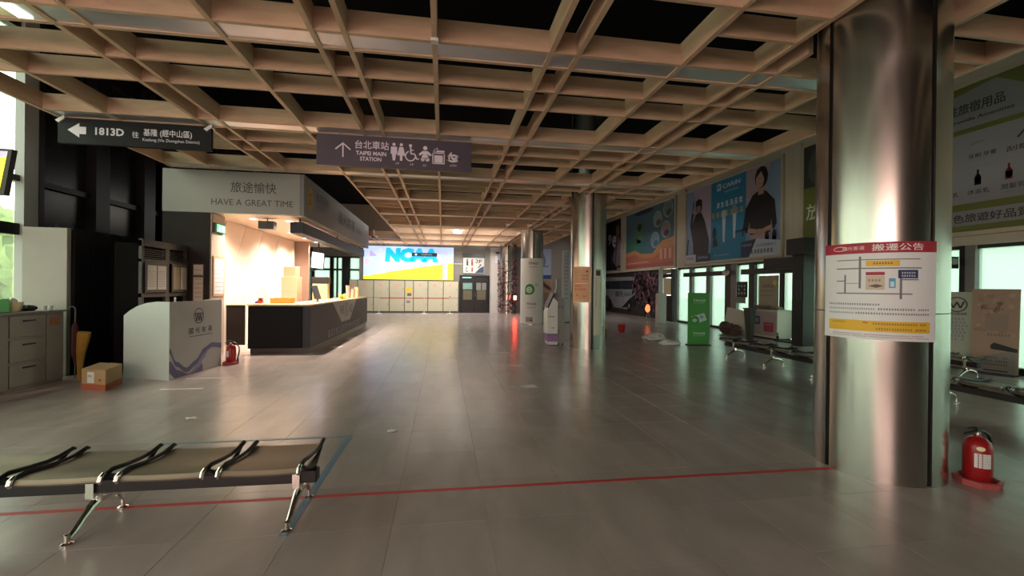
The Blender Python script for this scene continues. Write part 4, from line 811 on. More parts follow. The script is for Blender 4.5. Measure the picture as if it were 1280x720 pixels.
for x0, x1 in ((1.005, 1.79), (1.80, 2.585)):
    q = build('door_leaf', MB().box(x0, 25.2, 0, x1, 25.25, 2.075, mat('black door', (.018, .016, .016), .4)), d2, bevel=.006)
    build('glass', MB().box(x0+.14, 25.19, .75, x1-.14, 25.199, 1.3, mat('door window', s('6b6654'), .2)), q)
    S = Sheet((x0, 25.185, 0), (1,0,0), (0,0,1))
    if x0 < 1.5: S.rect(.12, 1.35, .66, 1.72, P_('6f9c96'), 1); [S.scribble(.15, 1.4+.07*z, .48, .03, P_('d0e8e0'), 2, seed=z) for z in range(4)]; S.rect(.1, 2.0, .6, 2.05, mat('teal glow', (.2, .7, .6), .4, emit=.8), 1)
    else: S.rect(.1, 1.32, .36, 1.72, P_('8f8f8c'), 1); S.rect(.42, 1.32, .66, 1.72, P_('8a8a88'), 1); [S.scribble(.13, 1.38+.08*z, .2, .03, DKT, 2, seed=z) for z in range(4)]; [S.scribble(.45, 1.38+.08*z, .18, .03, DKT, 2, seed=z+7) for z in range(4)]
    build('notice', S.mb, q); build('handle', MB().tube([((x1-.05) if x0 < 1.5 else (x0+.05), 25.17, .9), ((x1-.05) if x0 < 1.5 else (x0+.05), 25.17, 1.25)], .012, CHROME, 8), q)
t = thing('restroom_sign', 'white wall sign with man and woman figures and stairs arrow', 'sign', (1.74, 25.2, 2.27))
build('board', MB().box(1.13, 25.2, 2.27, 2.34, 25.25, 3.16, WHITE), t); build('header', MB().box(1.10, 25.17, 3.17, 2.38, 25.25, 3.40, BLACK), t)
S = Sheet((1.13, 25.198, 2.27), (1,0,0), (0,0,1)); mg = P_('7a3a4a'); dn = P_('33343c'); nv = P_('38486a')
for x, c in ((.24, dn), (.52, P_('a03a44'))): S.disc(x, .77, .05, c, 1); S.poly([(x-.06, .70), (x+.06, .70), (x+.05, .44), (x-.05, .44)], c, 1)
S.disc(.2, .30, .04, dn, 1); S.ring(.22, .16, .08, .03, dn, 1, a0=110, a1=350); S.disc(.52, .3, .04, P_('a03a44'), 1); S.rect(.48, .1, .56, .27, P_('a03a44'), 1)
S.text('2F', .70, .60, .38, .2, dn, 1, .02); S.poly([(.68, .02), (1.19, .02), (1.19, .42), (.95, .3)], nv, 1); S.line(.85, .3, 1.0, .48, .05, dn, 2); S.poly([(1.04, .54), (.93, .50), (1.02, .42)], dn, 2)
build('pictograms', S.mb, t)
solo('wall_conduit', MB().box(.62, 25.27, 2.78, 1.1, 25.297, 2.82, P_('c8e0cc')), 'pale horizontal conduit between the big screen and restroom sign', 'conduit', (.85, 25.28, 2.8))
solo('wall_speaker', MB().box(2.95, 25.06, 2.85, 3.12, 25.118, 3.3, P_('e6e6f0')), 'white box high on the pale panel right of the double door', 'speaker', (3.03, 25.1, 2.85), bevel=.01)
solo('wall_sensor', MB().box(3.0, 25.09, 3.42, 3.2, 25.118, 3.52, P_('4a4e4c')), 'small dark box above the white one on the pale panel', 'sensor', (3.1, 25.1, 3.42))
t = thing('blue_billboard', 'pale blue advertising board with navy stripe behind the third pillar', 'billboard', (5.6, 25.2, 1.6))
build('panel', MB().box(4.85, 25.22, 1.62, 6.32, 25.298, 3.77, P_('9aa8c4')), t)
S = Sheet((4.85, 25.218, 1.62), (1,0,0), (0,0,1)); S.rect(0, .38, 1.47, .62, P_('2a4274'), 1); S.disc(.75, 1.45, .38, P_('5a7098'), 1, ry=.5); S.rect(.3, 1.1, 1.3, 1.16, P_('48587a'), 2); S.rect(0, 0, 1.47, .36, P_('8a97ad'), 1)
build('print', S.mb, t)
def stand_board(name, lb, x, y, w_, z1, rz, base, draw, lean=0.0, cat='poster stand', z0=0.03, footm=BLACK):
    t = thing(name, lb, cat, (0, 0, 0))
    build('board', MB().hexa([(-w_/2, 0, z0), (w_/2, 0, z0), (w_/2, .02, z0), (-w_/2, .02, z0), (-w_/2, lean, z1), (w_/2, lean, z1), (w_/2, lean+.02, z1), (-w_/2, lean+.02, z1)], base), t)
    L = math.hypot(z1-z0, lean); S = Sheet((-w_/2, -.002, z0), (1, 0, 0), Vector((0, lean, z1-z0)).normalized()); draw(S, w_, L); build('print', S.mb, t)
    build('foot', MB().box(-w_/2+.02, -.12, 0, w_/2-.02, .16, z0-.002, footm), t)
    t.location = (x, y, 0); t.rotation_euler = (0, 0, rz); return t
def d_peach(S, w_, L):
    for q in range(5): S.disc(w_*(.2+.15*q), L*(.9-.03*q), .09, P_('c89c88'), 1)
    S.rect(w_*.3, L*.5, w_*.75, L*.7, P_('b89888'), 1); S.scribble(w_*.2, L*.42, w_*.6, .05, P_('9a6a5a'), 2, seed=1); S.disc(w_*.3, L*.3, .08, P_('b8705c'), 2); S.disc(w_*.7, L*.22, .05, P_('503c3c'), 2)
    for q in range(4): S.scribble(w_*.2, L*(.08+.03*q), w_*.6, .03, P_('a87868'), 2, seed=q)
stand_board('standing_poster', 'peach coloured standing poster right of the wrapped pillar', 4.39, 18.3, .52, 1.83, 0.0, P_('dcb8a4'), d_peach)
def d_banner(S, w_, L):
    for q in range(9): S.scribble(w_*.25, L*(.95-.05*q), w_*.5, .10, P_('7a86a4'), 2, seed=q)
    for q in range(4): S.scribble(w_*.3, L*(.5-.06*q), w_*.4, .08, P_('8a8a90'), 2, seed=q)
stand_board('tall_banner', 'tall narrow white banner just left of the mid-hall pillar', 5.25, 18.2, .40, 3.1, 0, P_('c8ccd0'), d_banner)
# ticket machine
t = thing('ticket_machine', 'white self-service machine with a purple band left of the mid-hall pillar', 'machine', (2.9, 11.2, 0))
MW = P_('dcdcdc', .4); MG = P_('8a8c8c', .45)
prof = [(2.67, .30), (2.665, .87), (2.83, 1.24), (2.945, 1.13), (2.945, .30)]
build('body', MB().prism([(x, 11.0, z) for x, z in prof], (0, .42, 0), MW), t)
build('rear_housing', MB().box(2.948, 11.02, .08, 3.14, 11.40, 1.24, MG), t, bevel=.006); build('band', MB().prism([(2.675, 10.998, .28), (2.70, 10.998, .10), (2.945, 10.998, .10), (2.945, 10.998, .28)], (0, .424, 0), P_('9a78a8')), t)
build('lower_panel', MB().prism([(2.70, 11.0, .098), (2.72, 11.0, .02), (2.945, 11.0, .02), (2.945, 11.0, .098)], (0, .42, 0), MW), t)
build('display', MB().prism([(2.70, 11.02, .97), (2.67, 11.02, .985), (2.84, 11.02, 1.36), (2.87, 11.02, 1.33)], (0, .38, 0), BLACK), t)
build('arm', MB().prism([(2.86, 11.15, 1.20), (2.95, 11.15, 1.5), (2.95, 11.15, 1.72), (3.02, 11.15, 1.75), (3.05, 11.15, 1.24)], (0, .12, 0), MG), t)
build('slot', MB().box(2.70, 10.996, .74, 2.86, 10.999, .755, DKT).box(2.78, 10.996, .45, 2.86, 10.999, .465, DKT), t)
build('vent', MB().box(2.97, 11.016, .95, 2.985, 11.019, 1.05, DKT).box(3.05, 11.016, .95, 3.065, 11.019, 1.05, DKT).box(2.97, 11.016, .3, 2.985, 11.019, .42, DKT), t)
for x in (2.75, 2.98, 3.1): build('caster', MB().tube([(x-.015, 11.06, .025), (x+.015, 11.06, .025)], .022, BLACK, 10), t)
# ------------------------------------------------------------------ big light boxes on the right wall
def billboard(lb, y_far, y_near, z0, z1, draw, fc=s('c4bda8')):
    t = thing('advertising_billboard', lb, 'billboard', (10.4, (y_far+y_near)/2, z0)); F = mat('cream frame', fc, .5)
    b = .09
    build('frame', MB().box(10.38, y_near-b, z0-b, 10.498, y_near, z1+b, F).box(10.38, y_far, z0-b, 10.498, y_far+b, z1+b, F).box(10.38, y_near, z0-b, 10.498, y_far, z0, F).box(10.38, y_near, z1, 10.498, y_far, z1+b, F), t, bevel=.008)
    S = Sheet((10.42, y_far, z0), (0,-1,0), (0,0,1), eps=.004); draw(S, y_far-y_near, z1-z0); build('print', S.mb, t, smooth=False); return t
def dr_e(S, w_, h):
    S.rect(0, 0, w_, h, P_('1c1a22'), 1); S.text('e', 1.5, 1.4, .7, .75, P_('d8d8e0'), 2, .03); S.text('9', .8, 1.6, .6, .7, P_('b8b8c4'), 2, .03); S.disc(2.35, 2.35, .25, P_('8a6a5c'), 3, ry=.4); S.disc(2.35, 2.6, .27, P_('15131a'), 2, ry=.3)
    S.poly([(1.7, .5), (2.1, 1.8), (2.5, 2.0), (2.85, 1.6), (2.85, .3), (2.2, .2)], P_('8a8494'), 2); S.line(1.5, .6, 2.3, 1.7, .18, P_('6a6474'), 3); S.line(2.3, 1.9, 2.0, .3, .12, P_('2a2632'), 4); S.rect(2.3, .05, 2.8, .12, P_('b8b8b8'), 3)
billboard('dark billboard with a giant letter, farthest along the right wall', 27.5, 24.62, 2.60, 5.68, dr_e)
def dr_teal(S, w_, h):
    S.rect(0, 0, w_, h, P_('55788a'), 1)
    S.poly([(0, .9), (1.2, 1.0), (2.0, .75), (3.2, .7), (4.2, 1.25), (w_, 1.35), (w_, 0), (0, 0)], P_('c89468'), 2); S.poly([(0, .7), (1.2, .75), (2.2, .5), (3.4, .5), (4.4, .85), (w_, .95), (w_, 0), (0, 0)], P_('c07868'), 3); S.rect(0, 0, w_, .2, P_('b06a64'), 4)
    S.poly([(0, .9), (1.2, 1.0), (2.0, .75), (2.2, 1.4), (1, 1.7), (0, 1.5)], P_('4a8078'), 2); S.disc(1.6, 1.9, .6, P_('5c8a70'), 2, ry=.55); S.disc(1.75, 2.2, .28, P_('2e4038'), 3, ry=.22); S.disc(1.15, 1.45, .3, P_('4a7a58'), 3, ry=.2)
    for x, y, r_, c, c2 in ((3.75, 2.35, .42, '8fa8b4', '6a6460'), (4.75, 2.7, .42, '7c8f90', '4a5a54'), (4.55, 1.75, .42, 'a08f90', '5a4e54'), (3.5, 1.35, .42, '88a4b8', '5a7a94')): S.disc(x, y, r_, P_(c), 3, ry=.38); S.disc(x+.1, y-.18, r_*.6, P_(c2), 4, ry=.16); S.ring(x, y, r_+.03, .05, P_('9fb4b4'), 5, ry=.41)
    for q in range(3): S.rect(4.0+.42*q, .35, 4.25+.42*q, .85, P_('d8a890'), 5)
    S.disc(2.2, 2.95, 1.1, P_('2a4050'), 2, ry=.12); S.rect(.3, .28, 2.8, .32, P_('e0b8a8'), 5)
billboard('teal and coral tourism billboard left of the blue one', 23.9, 18.55, 2.58, 5.66, dr_teal)
SKIN = P_('c09a8a')
def dr_blue(S, w_, h):
    S.rect(0, 0, w_, h, P_('8aa4c8'), 1); S.poly([(.5, h), (1.8, h), (1.8, .6), (1.2, 1.2)], P_('b0a8c0'), 2); S.poly([(3.75, h), (4.9, h), (4.3, 1.2), (3.75, 1.0)], P_('b4a8bc'), 2); S.rect(1.75, 0, 3.75, h, P_('2a8ab8'), 3)
    S.text('CARIN', 2.45, 2.68, 1.0, .17, P_('d8e4f0'), 4, .03); S.rect(2.12, 2.64, 2.36, 2.90, P_('c8dcec'), 4); S.rect(2.18, 2.72, 2.28, 2.84, P_('2a8ab8'), 5); S.scribble(2.55, 2.50, .8, .08, P_('b8d4e8'), 4, seed=1)
    S.scribble(2.1, 1.98, 1.55, .22, P_('e0e8f0'), 4, seed=2, cell=.25); S.scribble(1.8, 1.62, 1.9, .22, P_('c8b868'), 4, seed=3, cell=.24)
    # microphones
    for x, y0, c in ((2.55, .75, 'b8c8d4'), (3.15, .85, '9a9aa0')): S.disc(x, y0+.95, .13, P_(c), 5, ry=.17); S.poly([(x-.10, y0+.8), (x+.1, y0+.8), (x+.05, y0-.1), (x-.05, y0-.1)], P_('d0dce4'), 4)
    S.disc(1.98, 1.05, .12, P_('1c2a36'), 5, ry=.24); S.poly([(1.88, .5), (2.2, .55), (2.1, .85), (1.9, .8)], P_('1c2a36'), 5); S.line(3.2, .95, 3.8, 1.0, .05, P_('1c2430'), 5); S.line(3.6, .75, 3.62, 1.05, .06, P_('1c2430'), 5)
    # man holding a microphone to his mouth
    D_ = P_('3c3438'); S.poly([(.55, 0), (1.55, 0), (1.6, .9), (1.35, 1.6), (1.1, 2.0), (.7, 2.0), (.45, 1.6), (.3, 1.5), (.5, .8)], D_, 4); S.disc(.92, 2.28, .22, P_('2a2226'), 5, ry=.30); S.disc(.90, 2.2, .15, P_('a08478'), 6, ry=.2); S.poly([(.70, 2.3), (1.12, 2.32), (1.14, 2.5), (.92, 2.6), (.72, 2.52)], P_('221c20'), 7)
    S.line(.35, 1.5, .5, 2.1, .14, D_, 6); S.line(.48, 2.05, .55, 2.55, .05, P_('1a181c'), 8); S.disc(.52, 2.12, .09, SKIN, 8); S.line(.05, .15, .15, 1.0, .07, P_('22242c'), 4)
    # woman in black with folded hands
    K = P_('17161e'); S.poly([(3.62, 1.05), (3.75, 1.7), (4.1, 2.1), (4.45, 2.22), (4.75, 2.1), (5.1, 1.75), (5.2, 1.0), (5.05, .8), (4.95, 1.2), (4.9, .75), (4.0, .75), (3.95, 1.2), (3.82, .8)], K, 5); S.poly([(4.35, 2.05), (4.62, 2.05), (4.6, 2.35), (4.38, 2.35)], SKIN, 6)
    S.disc(4.5, 2.62, .30, P_('1c181c'), 6, ry=.36); S.disc(4.44, 2.55, .19, P_('caa496'), 7, ry=.27); S.poly([(4.24, 2.62), (4.5, 2.82), (4.66, 2.5), (4.74, 2.9), (4.3, 2.92)], P_('1c181c'), 8)
    S.line(3.9, .92, 4.45, .80, .16, SKIN, 7); S.line(5.0, .92, 4.5, .80, .16, SKIN, 7); S.disc(4.45, .80, .14, SKIN, 8, ry=.12); S.poly([(4.0, .76), (4.9, .76), (4.8, .2), (4.1, .2)], P_('b8aab8'), 5)
    S.disc(4.40, 2.58, .02, K, 9); S.disc(4.52, 2.58, .02, K, 9); S.line(4.40, 2.42, 4.5, 2.42, .02, P_('a05050'), 9)
    for x in (4.78, 5.1): S.disc(x, .62, .09, P_('16181e'), 7, ry=.2); S.rect(x-.08, .3, x+.08, .62, P_('16181e'), 7)
    # bottom strips
    S.rect(0, 0, .75, .32, P_('d0d4dc'), 8); S.rect(.75, 0, 1.75, .30, P_('3a4664'), 8); S.scribble(.1, .12, .5, .1, P_('5a6a90'), 9, seed=4); S.scribble(.9, .12, .7, .1, P_('c0c8d8'), 9, seed=5); S.scribble(2.0, .15, .9, .05, P_('a8d0e4'), 9, seed=6)
    S.poly([(3.55, 0), (3.55, .55), (4.3, .6), (3.95, 0)], P_('30406c'), 8); S.poly([(3.96, 0), (4.31, .6), (w_, .45), (w_, 0)], P_('c8d4e0'), 8); S.scribble(3.62, .38, .5, .08, P_('b8c4dc'), 9, seed=7); S.scribble(3.9, .10, 1.2, .14, P_('38507c'), 9, seed=8); S.scribble(4.3, .32, .9, .09, P_('5a9ac0'), 9, seed=9)
billboard('blue billboard with a woman in black and a man holding a microphone', 17.55, 12.18, 2.62, 5.64, dr_blue)
def dr_green(S, w_, h):   # origin at Y 11.33, z 2.72; x = 11.33 - Y
    S.rect(0, 0, w_, h, P_('70783e'), 1); X = lambda Y: 11.33 - Y; Z = lambda z: z - 2.72
    S.rect(0, Z(4.45), 1.1, h, P_('3c403e'), 2); S.disc(.5, Z(5.0), .35, P_('565a58'), 3, ry=.5); S.text('放', .10, Z(3.52), .5, .45, P_('e0e4cc'), 3, .03); S.text('輕鬆', .7, Z(3.52), 1.0, .45, P_('e0e4cc'), 3, .03)
    BD = P_('94969c'); T_ = P_('3c403c')
    S.poly([(X(8.6), Z(4.80)), (X(6.0), Z(4.80)), (X(6.0), Z(5.05)), (X(6.83), Z(5.62)), (X(7.5), Z(5.50)), (X(8.6), Z(5.50))], BD, 2)
    S.rect(X(8.6), Z(3.28), X(6.0), Z(4.70), BD, 2); S.rect(X(8.6), Z(2.84), X(6.0), Z(3.14), BD, 2)
    S.text('環保綠色性旅宿用品', X(8.42), Z(5.1), 8.42-6.69, .21, T_, 3, .03); S.text('We Actively Provide Amenities', X(8.35), Z(4.92), 8.35-6.55, .09, T_, 3, .02)
    S.text('牙刷·牙膏', X(7.26), Z(4.16), .45, .09, T_, 3, .01); S.text('刮鬍刀', X(6.66), Z(4.13), .5, .10, T_, 3, .01); S.line(X(7.22), Z(4.45), X(7.0), Z(4.47), .025, P_('80848a'), 3); S.line(X(7.2), Z(4.38), X(7.02), Z(4.38), .03, P_('94989c'), 3); S.line(X(6.5), Z(4.36), X(6.36), Z(4.52), .035, T_, 3)
    S.scribble(X(7.3), Z(4.11), .5, .03, P_('85898d'), 3, seed=1)
    for Y, c in ((7.10, '1e2222'), (6.62, '7a3044'), (7.62, 'b8b07a')):
        S.disc(X(Y), Z(3.74), .055, P_(c), 3, ry=.10); S.rect(X(Y)-.055, Z(3.62), X(Y)+.055, Z(3.78), P_(c), 3); S.rect(X(Y)-.018, Z(3.80), X(Y)+.018, Z(3.92), P_(c), 3)
    S.text('沐浴乳', X(7.27), Z(3.44), .36, .10, T_, 3, .01); S.text('潤髮乳', X(6.74), Z(3.44), .36, .10, T_, 3, .01); S.text('洗髮乳', X(7.78), Z(3.44), .36, .10, T_, 3, .01); S.scribble(X(7.25), Z(3.37), .32, .03, P_('85898d'), 3, seed=2); S.scribble(X(6.72), Z(3.37), .3, .03, P_('85898d'), 3, seed=3); S.line(X(8.4), Z(3.98), X(6.1), Z(4.0), .012, P_('8a8e92'), 3)
    S.text('綠色旅遊好品質', X(7.72), Z(2.90), 7.72-6.30, .17, T_, 3, .03)
billboard('green billboard listing toiletries, behind the big steel pillar', 11.33, 5.98, 2.72, 5.66, dr_green, s('8f9468'))
# mural on the far part of the right wall
t = thing('bus_mural', 'wall mural of a white bus and dark pink blossom trees', 'mural', (10.45, 24, 0))
S = Sheet((10.49, 27.9, 0), (0,-1,0), (0,0,1), eps=.006); S.rect(0, .05, 8.1, 2.42, P_('3a3638'), 1)
build('backdrop', S.mb, t, smooth=False); S.mb = MB()
S.poly([(.4, .35), (4.2, .3), (5.2, .9), (5.25, 1.6), (5.0, 2.15), (.4, 2.2)], P_('9aa0a8'), 2); S.rect(.4, 1.45, 5.0, 1.95, P_('2c343e'), 3); S.rect(1.6, 1.45, 1.66, 1.95, P_('6a727a'), 4); S.rect(3.2, 1.45, 3.26, 1.95, P_('6a727a'), 4)
S.poly([(.4, .35), (2.2, .35), (1.2, 1.0), (.4, 1.1)], P_('6a3a5c'), 3); S.poly([(3.3, .35), (5.2, .5), (5.2, 1.2), (4.4, .9)], P_('2a2c34'), 4); S.text('國光', 2.4, 1.0, 1.1, .32, P_('3a4e74'), 4, .02); S.scribble(3.7, 1.05, .9, .2, P_('5a6a88'), 4, seed=2); S.disc(4.4, .5, .28, P_('15151a'), 5, ry=.34); S.disc(4.4, .5, .12, P_('8a8a90'), 6, ry=.15); S.disc(1.5, .5, .28, P_('15151a'), 5, ry=.34)
build('bus_picture', S.mb, t, smooth=False); S.mb = MB()
rnd = random.Random(3); BL_ = [P_('5c4450'), P_('4a3540'), P_('7a5a68'), P_('352a30'), P_('8c6878')]
for q in range(320):
    x = rnd.gauss(6.3, .75); y = rnd.gauss(1.5, .5)
    if 4.8 < x < 8.0 and .3 < y < 2.38: S.disc(x, y, rnd.uniform(.04, .13), rnd.choice(BL_), 7 + q % 3, n=6)
S.line(6.3, .1, 6.4, 1.4, .12, P_('2a2022'), 6)
o = build('blossom_picture', S.mb, t, smooth=False); o['kind'] = 'stuff'
# far right group: red bucket, cone sign, bags
t = thing('red_bucket', 'small red bucket on the floor in front of the bus mural', 'bucket', (6.02, 14.1, 0)); rb = mat('bucket red', s('b02a2c'), .45)
build('shell', MB().lathe([(0, .005), (.10, .005), (.14, .27), (.13, .27), (.09, .02), (0, .02)], rb, (6.02, 14.1, 0), 22), t); build('handle', MB().tube([(6.02-.14*math.cos(a), 14.1, .26+.10*math.sin(a)) for a in [i*math.pi/10 for i in range(11)]], .006, P_('c8a8a0'), 6), t)
t = thing('caution_stand', 'yellow and red bin bag stand half hidden by the mid-hall pillar', 'bin', (4.80, 12.6, 0))
build('liner', MB().tube([(4.72, 12.6, .28), (4.72, 12.6, .4), (4.71, 12.6, .58), (4.70, 12.6, .68)], [.17, .17, .12, .06], mat('yellow plastic', s('d8a428'), .5, noise=.1), 12), t); build('bin', MB().lathe([(0, .0), (.15, .0), (.18, .29), (0, .29)], rb, (4.72, 12.6, 0), 20), t)
BAGM = mat('white plastic bag', (.72, .72, .70), .45, noise=.06, nscale=8)
solo('plastic_bag', MB().blob((6.14, 12.05, .06), (.33, .22, .12), BAGM, .22, 11, 22, 12, flat=.003), 'taller crumpled white plastic bag on the floor left of the green stand', 'bag', (6.14, 12.05, 0))
solo('plastic_bag', MB().blob((6.06, 10.98, .03), (.30, .18, .09), BAGM, .25, 17, 22, 12, flat=.003), 'flatter white plastic bag touching the foot of the green stand', 'bag', (6.2, 10.95, 0))
def d_green(S, w_, L):
    W = P_('cfe4c4'); G2 = P_('2f6a34'); S.text('TPASS', w_*.22, L*.83, w_*.58, .055, W, 2, .02); S.scribble(w_*.25, L*.795, w_*.5, .025, P_('a8cc9c'), 2, seed=1)
    S.poly([(w_*.10, L*.53), (w_*.75, L*.61), (w_*.88, L*.47), (w_*.52, L*.42), (w_*.5, L*.5)], P_('c4d0c8'), 2); S.rect(w_*.55, L*.5, w_*.7, L*.56, P_('8aa0b4'), 3); S.disc(w_*.32, L*.47, .12, P_('3e8a3e'), 3, ry=.11); S.disc(w_*.30, L*.465, .07, P_('a8d49c'), 4, ry=.05)
    S.text('TPASS', w_*.22, L*.19, w_*.58, .055, W, 2, .02); S.scribble(w_*.25, L*.155, w_*.55, .025, P_('a8cc9c'), 2, seed=2)
stand_board('green_display_stand', 'green display stand with a white card picture', 6.76, 10.76, .62, 1.40, 0, mat('stand green', s('4a9440'), .5), d_green, cat='display stand')
# objects along the right glass wall
t = thing('power_box_post', 'white box with a slim pole at the left end of the glass wall', 'post', (9.34, 17.7, 0))
build('box', MB().box(9.16, 17.6, 0, 9.54, 17.85, 1.29, P_('b4b8b4')), t, bevel=.01); build('pole', MB().box(9.25, 17.68, 1.29, 9.40, 17.76, 2.43, P_('c8ccc8')), t)
t = thing('orange_lantern', 'orange lit lantern on thin legs below the blossom mural', 'lamp', (9.0, 18.3, 0)); 
build('shade', MB().blob((9.02, 18.3, .62), (.10, .10, .17), mat('orange glow', (1, .16, .05), .5, emit=1.0), .25, 3), t)
for dx, dy in ((-.12, -.06), (.12, -.06), (0, .12)): build('leg', MB().tube([(9.02, 18.3, .5), (9.02+dx, 18.3+dy, 0)], .012, P_('a89a90'), 6), t)
t = thing('side_entrance', 'dark doorway with a beige notice beside the white box', 'door', (10.2, 18.9, 0))
build('frame', MB().box(10.30, 18.50, 0, 10.478, 18.62, 2.42, BLACK).box(10.30, 19.5, 0, 10.478, 19.7, 2.42, BLACK).box(10.30, 18.62, 2.02, 10.478, 19.5, 2.2, BLACK), t); build('leaf', MB().box(10.36, 18.62, 0.0, 10.42, 19.5, 1.2, BLACK), t)
build('notice', MB().box(10.36, 18.66, 1.21, 10.40, 19.4, 2.0, P_('c4bc9c')), t); build('lamp_panel', MB().box(10.36, 18.62, 2.21, 10.42, 19.5, 2.42, P_('8c8676')), t)
solo('door_operator', MB().box(10.24, 14.9, 2.02, 10.43, 17.5, 2.19, BLACK), 'long black automatic door operator bar under the blue billboard', 'door operator', (10.3, 16.2, 2.02), bevel=.01)
solo('camera_housing', MB().blob((10.28, 14.66, 2.12), (.10, .18, .11), P_('c8c4b8'), .1, 2).box(10.25, 14.75, 2.08, 10.31, 14.9, 2.14, BLACK), 'cream rounded camera housing on the right end of the door operator bar', 'camera', (10.28, 15, 2.1))
t = thing('operator_cover', 'black door header over the white door by the desk', 'door header', (10.2, 12.2, 2.1)); build('bar', MB().box(10.2, 11.0, 2.02, 10.43, 13.75, 2.20, BLACK), t, bevel=.01); build('cover', MB().box(9.9, 10.9, 2.14, 10.19, 12.3, 2.46, DARKM), t, bevel=.01)
t = thing('door_poster', 'beige poster with a yellow disc in the glass behind the desk', 'poster', (10.4, 12.7, 1.0)); build('panel', MB().box(10.40, 12.27, .95, 10.43, 13.12, 1.96, P_('a89c88')), t)
S = Sheet((10.398, 13.12, .95), (0,-1,0), (0,0,1)); S.scribble(.2, .62, .5, .10, P_('5a564a'), 1, seed=3); S.disc(.72, .78, .09, P_('d8cc80'), 1); S.rect(.1, .5, .7, .53, P_('8a8474'), 1); S.rect(.1, .35, .7, .38, P_('8a8474'), 1); build('print', S.mb, t)
t = thing('glass_poster', 'black poster with pale circles stuck to the glass', 'poster', (10.4, 13.76, 1.2)); build('panel', MB().box(10.40, 13.68, 1.23, 10.42, 14.22, 1.78, P_('22262a')), t)
S = Sheet((10.398, 14.22, 1.23), (0,-1,0), (0,0,1)); [S.disc(.12+.15*(q % 3), .14+.13*(q//3), .045, P_('9aa6a8'), 1) for q in range(9) if q != 4]; build('print', S.mb, t)
solo('grey_plate', MB().box(10.42, 13.8, 1.02, 10.438, 14.30, 1.24, P_('7a7f7a')), 'grey plate on the glass below the black poster', 'plate', (10.43, 14.0, 1.02))
solo('white_board', MB().hexa([(9.95, 12.95, .0), (9.95, 14.35, .0), (9.98, 14.35, .0), (9.98, 12.95, .0), (10.2, 13.0, .72), (10.2, 14.45, .86), (10.23, 14.45, .86), (10.23, 13.0, .72)], P_('c8c8bc')), 'white board leaning against the glass behind the brown bundle', 'board', (9.9, 13.6, 0))
mb = MB()
for q in range(6): mb.blob((9.50+.1*(q % 2), 12.95+.16*q, .13+.04*(q % 3)), (.17, .15, .15), mat('brown sacking', s('6b5850'), .8, noise=.3, nscale=9), .35, q+20, flat=.003)
solo('cloth_bundle', mb, 'heap of brown cloth on the floor before the white board', 'bundle', (9.6, 13.3, 0))
t = thing('waste_bin', 'dark grey tapered waste bin left of the white desk', 'bin', (8.95, 11.75, 0)); DB = mat('dark grey plastic', s('3c3d38'), .5)
build('body', MB().hexa([(8.90, 11.56, .01), (9.0, 11.56, .01), (9.0, 11.72, .01), (8.90, 11.72, .01), (8.85, 11.5, .92), (9.04, 11.5, .92), (9.04, 11.78, .92), (8.85, 11.78, .92)], DB), t); build('rim', MB().box(8.83, 11.48, .925, 9.06, 11.80, .96, DB), t)
t = thing('service_desk', 'white desk with blue and red pictures by the white door', 'desk', (10.05, 12.2, 0)); DW = P_('cfcabf')
build('body', MB().box(9.84, 11.62, 0.04, 10.36, 12.75, .86, DW), t, bevel=.006); build('top', MB().box(9.80, 11.58, .862, 10.38, 12.78, .895, DW), t, bevel=.004); build('plinth', MB().box(9.88, 11.66, 0, 10.34, 12.7, .039, BLACK), t)
S = Sheet((9.838, 12.75, 0), (0,-1,0), (0,0,1)); S.rect(0.02, .1, 1.1, .83, P_('a8a4a4'), 1); S.rect(.14, .42, .42, .68, P_('3a4a7c'), 2); S.disc(.28, .55, .07, P_('8a9ac8'), 3); S.rect(.58, .22, .98, .50, P_('a83a50'), 2); S.scribble(.62, .42, .3, .04, P_('d8a0a8'), 3, seed=1); S.rect(.6, .56, .98, .72, P_('b89ca8'), 2); build('picture_print', S.mb, t)
mb = MB()
for q in range(5): mb.blob((10.05, 11.9+.18*q, .95), (.16, .14, .05), mat('taupe bag', s('8a7868'), .7), .35, q+40, flat=.897)
solo('bag_pile', mb, 'pile of taupe bags on top of the white desk', 'bag', (10.05, 12.2, .897))
t = thing('spray_bottle', 'small black spray bottle on the floor before the white desk', 'bottle', (9.6, 11.32, 0)); build('body', MB().lathe([(0, .0), (.035, .0), (.035, .16), (.012, .19), (.012, .22), (0, .22)], BLACK, (9.6, 11.32, 0), 14), t); build('nozzle', MB().box(9.56, 11.305, .221, 9.63, 11.335, .25, DARKM), t)
t = thing('dark_column', 'black boxed column left of the big steel pillar', 'column', (9.7, 10.45, 0)); build('shaft', MB().box(9.50, 10.32, 0, 9.98, 10.7, 2.46, BLACK), t, bevel=.01); build('device', MB().box(9.45, 10.35, 1.2, 9.498, 10.5, 1.75, DARKM), t, bevel=.005); build('cap', MB().box(9.4, 10.2, 2.462, 10.3, 10.8, 2.9, DARKM), t)
solo('door_mat', MB().box(9.68, 10.85, .001, 10.35, 11.55, .03, mat('black rubber', (.015, .015, .014), .8)), 'black rubber mat in front of the white door', 'mat', (9.9, 11.2, 0))
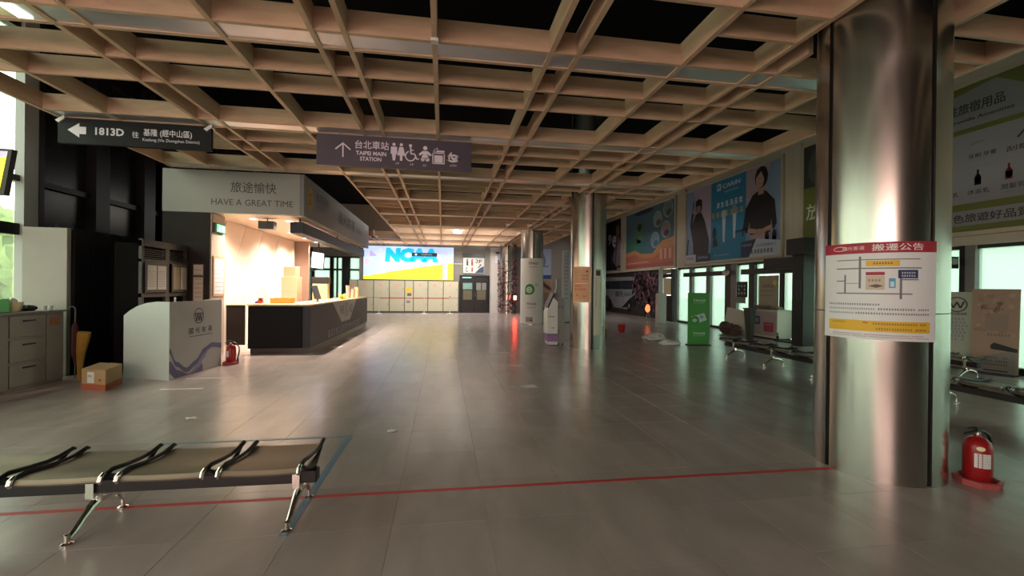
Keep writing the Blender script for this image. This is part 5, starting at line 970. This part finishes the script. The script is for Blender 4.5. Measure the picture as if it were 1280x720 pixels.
# far right: roll-up boards, pole, camera
def d_w(S, w_, L):
    K = P_('33363a'); S.ring(w_*.5, L*.83, .15, .02, K, 2, ry=.15)
    c = w_*.5; y = L*.83
    for a, b in (((-.10, .06), (-.05, -.07)), ((-.05, -.07), (0, .05)), ((0, .05), (.05, -.07)), ((.05, -.07), (.10, .06))): S.line(c+a[0], y+a[1], c+b[0], y+b[1], .028, K, 3)
    S.text('WIGEAR', w_*.2, L*.69, w_*.6, .05, K, 2, .02)
    for q in range(7): S.scribble(w_*.12, L*(.62-.045*q), w_*(.62+.05*(q % 3)), .05, P_('8088a0'), 2, seed=q)
stand_board('rollup_banner', 'white roll-up board with a circled letter logo at the right', 10.05, 7.18, .50, 1.50, -math.pi/2 + .42, P_('b0b0a4'), d_w, lean=.05, cat='banner')
def d_qr(S, w_, L):
    for q in range(40): rnd = random.Random(q); S.disc(rnd.uniform(.06, w_-.06), rnd.uniform(L*.45, L*.95), rnd.uniform(.02, .05), P_(['b89886', 'a88474', 'c0a494'][q % 3]), 1, n=7)
    S.rect(w_*.30, L*.50, w_*.78, L*.70, P_('a08c80'), 2); S.scribble(w_*.2, L*.75, w_*.5, .04, P_('7c6256'), 3, seed=1); S.scribble(w_*.35, L*.44, w_*.5, .04, P_('7c6256'), 3, seed=2)
    S.poly([(w_*.1, 0), (w_*.95, 0), (w_*.95, L*.30), (w_*.5, L*.22), (w_*.1, L*.16)], P_('8f8b88'), 2); S.poly([(w_*.42, L*.32), (w_*.5, L*.36), (w_*.98, L*.30), (w_*.98, L*.26), (w_*.45, L*.28)], P_('28262a'), 3)
    for q in range(3): S.scribble(w_*.3, L*(.17-.04*q), w_*.5, .03, P_('3a383a'), 3, seed=q+5)
    S.rect(w_*.3, L*.02, w_*.8, L*.035, P_('28262a'), 3)
stand_board('rollup_banner', 'peach patterned roll-up board right of the white logo board', 9.95, 6.52, .62, 1.56, -math.pi/2 + .30, P_('b09482'), d_qr, lean=.08, cat='banner')
t = thing('tripod_pole', 'thin dark pole with a clamp in front of the right glass', 'stand', (10.25, 6.14, 0)); build('pole', MB().tube([(10.25, 6.14, .03), (10.25, 6.16, .8), (10.24, 6.2, 1.5)], .008, DARKM, 6), t); build('clamp', MB().blob((10.25, 6.16, 1.0), (.03, .03, .03), BLACK, .1, 1), t); build('base', MB().box(10.2, 6.08, 0, 10.298, 6.2, .035, BLACK), t)
solo('floor_rail', MB().box(10.30, 3.0, 0.0, 10.42, 7.1, .13, BLACK), 'low black rail along the foot of the right glass wall', 'rail', (10.3, 5, 0))
t = thing('security_camera', 'round pale camera on a black bracket under the green billboard', 'camera', (10.3, 7.6, 2.1)); build('bracket', MB().box(10.22, 7.42, 1.98, 10.43, 8.2, 2.22, BLACK), t); build('dome', MB().blob((10.16, 7.62, 2.10), (.06, .10, .10), P_('c0c0b4'), 0, 1), t); build('mount', MB().box(10.18, 7.34, 2.06, 10.30, 7.40, 2.18, P_('8a8c88')), t)
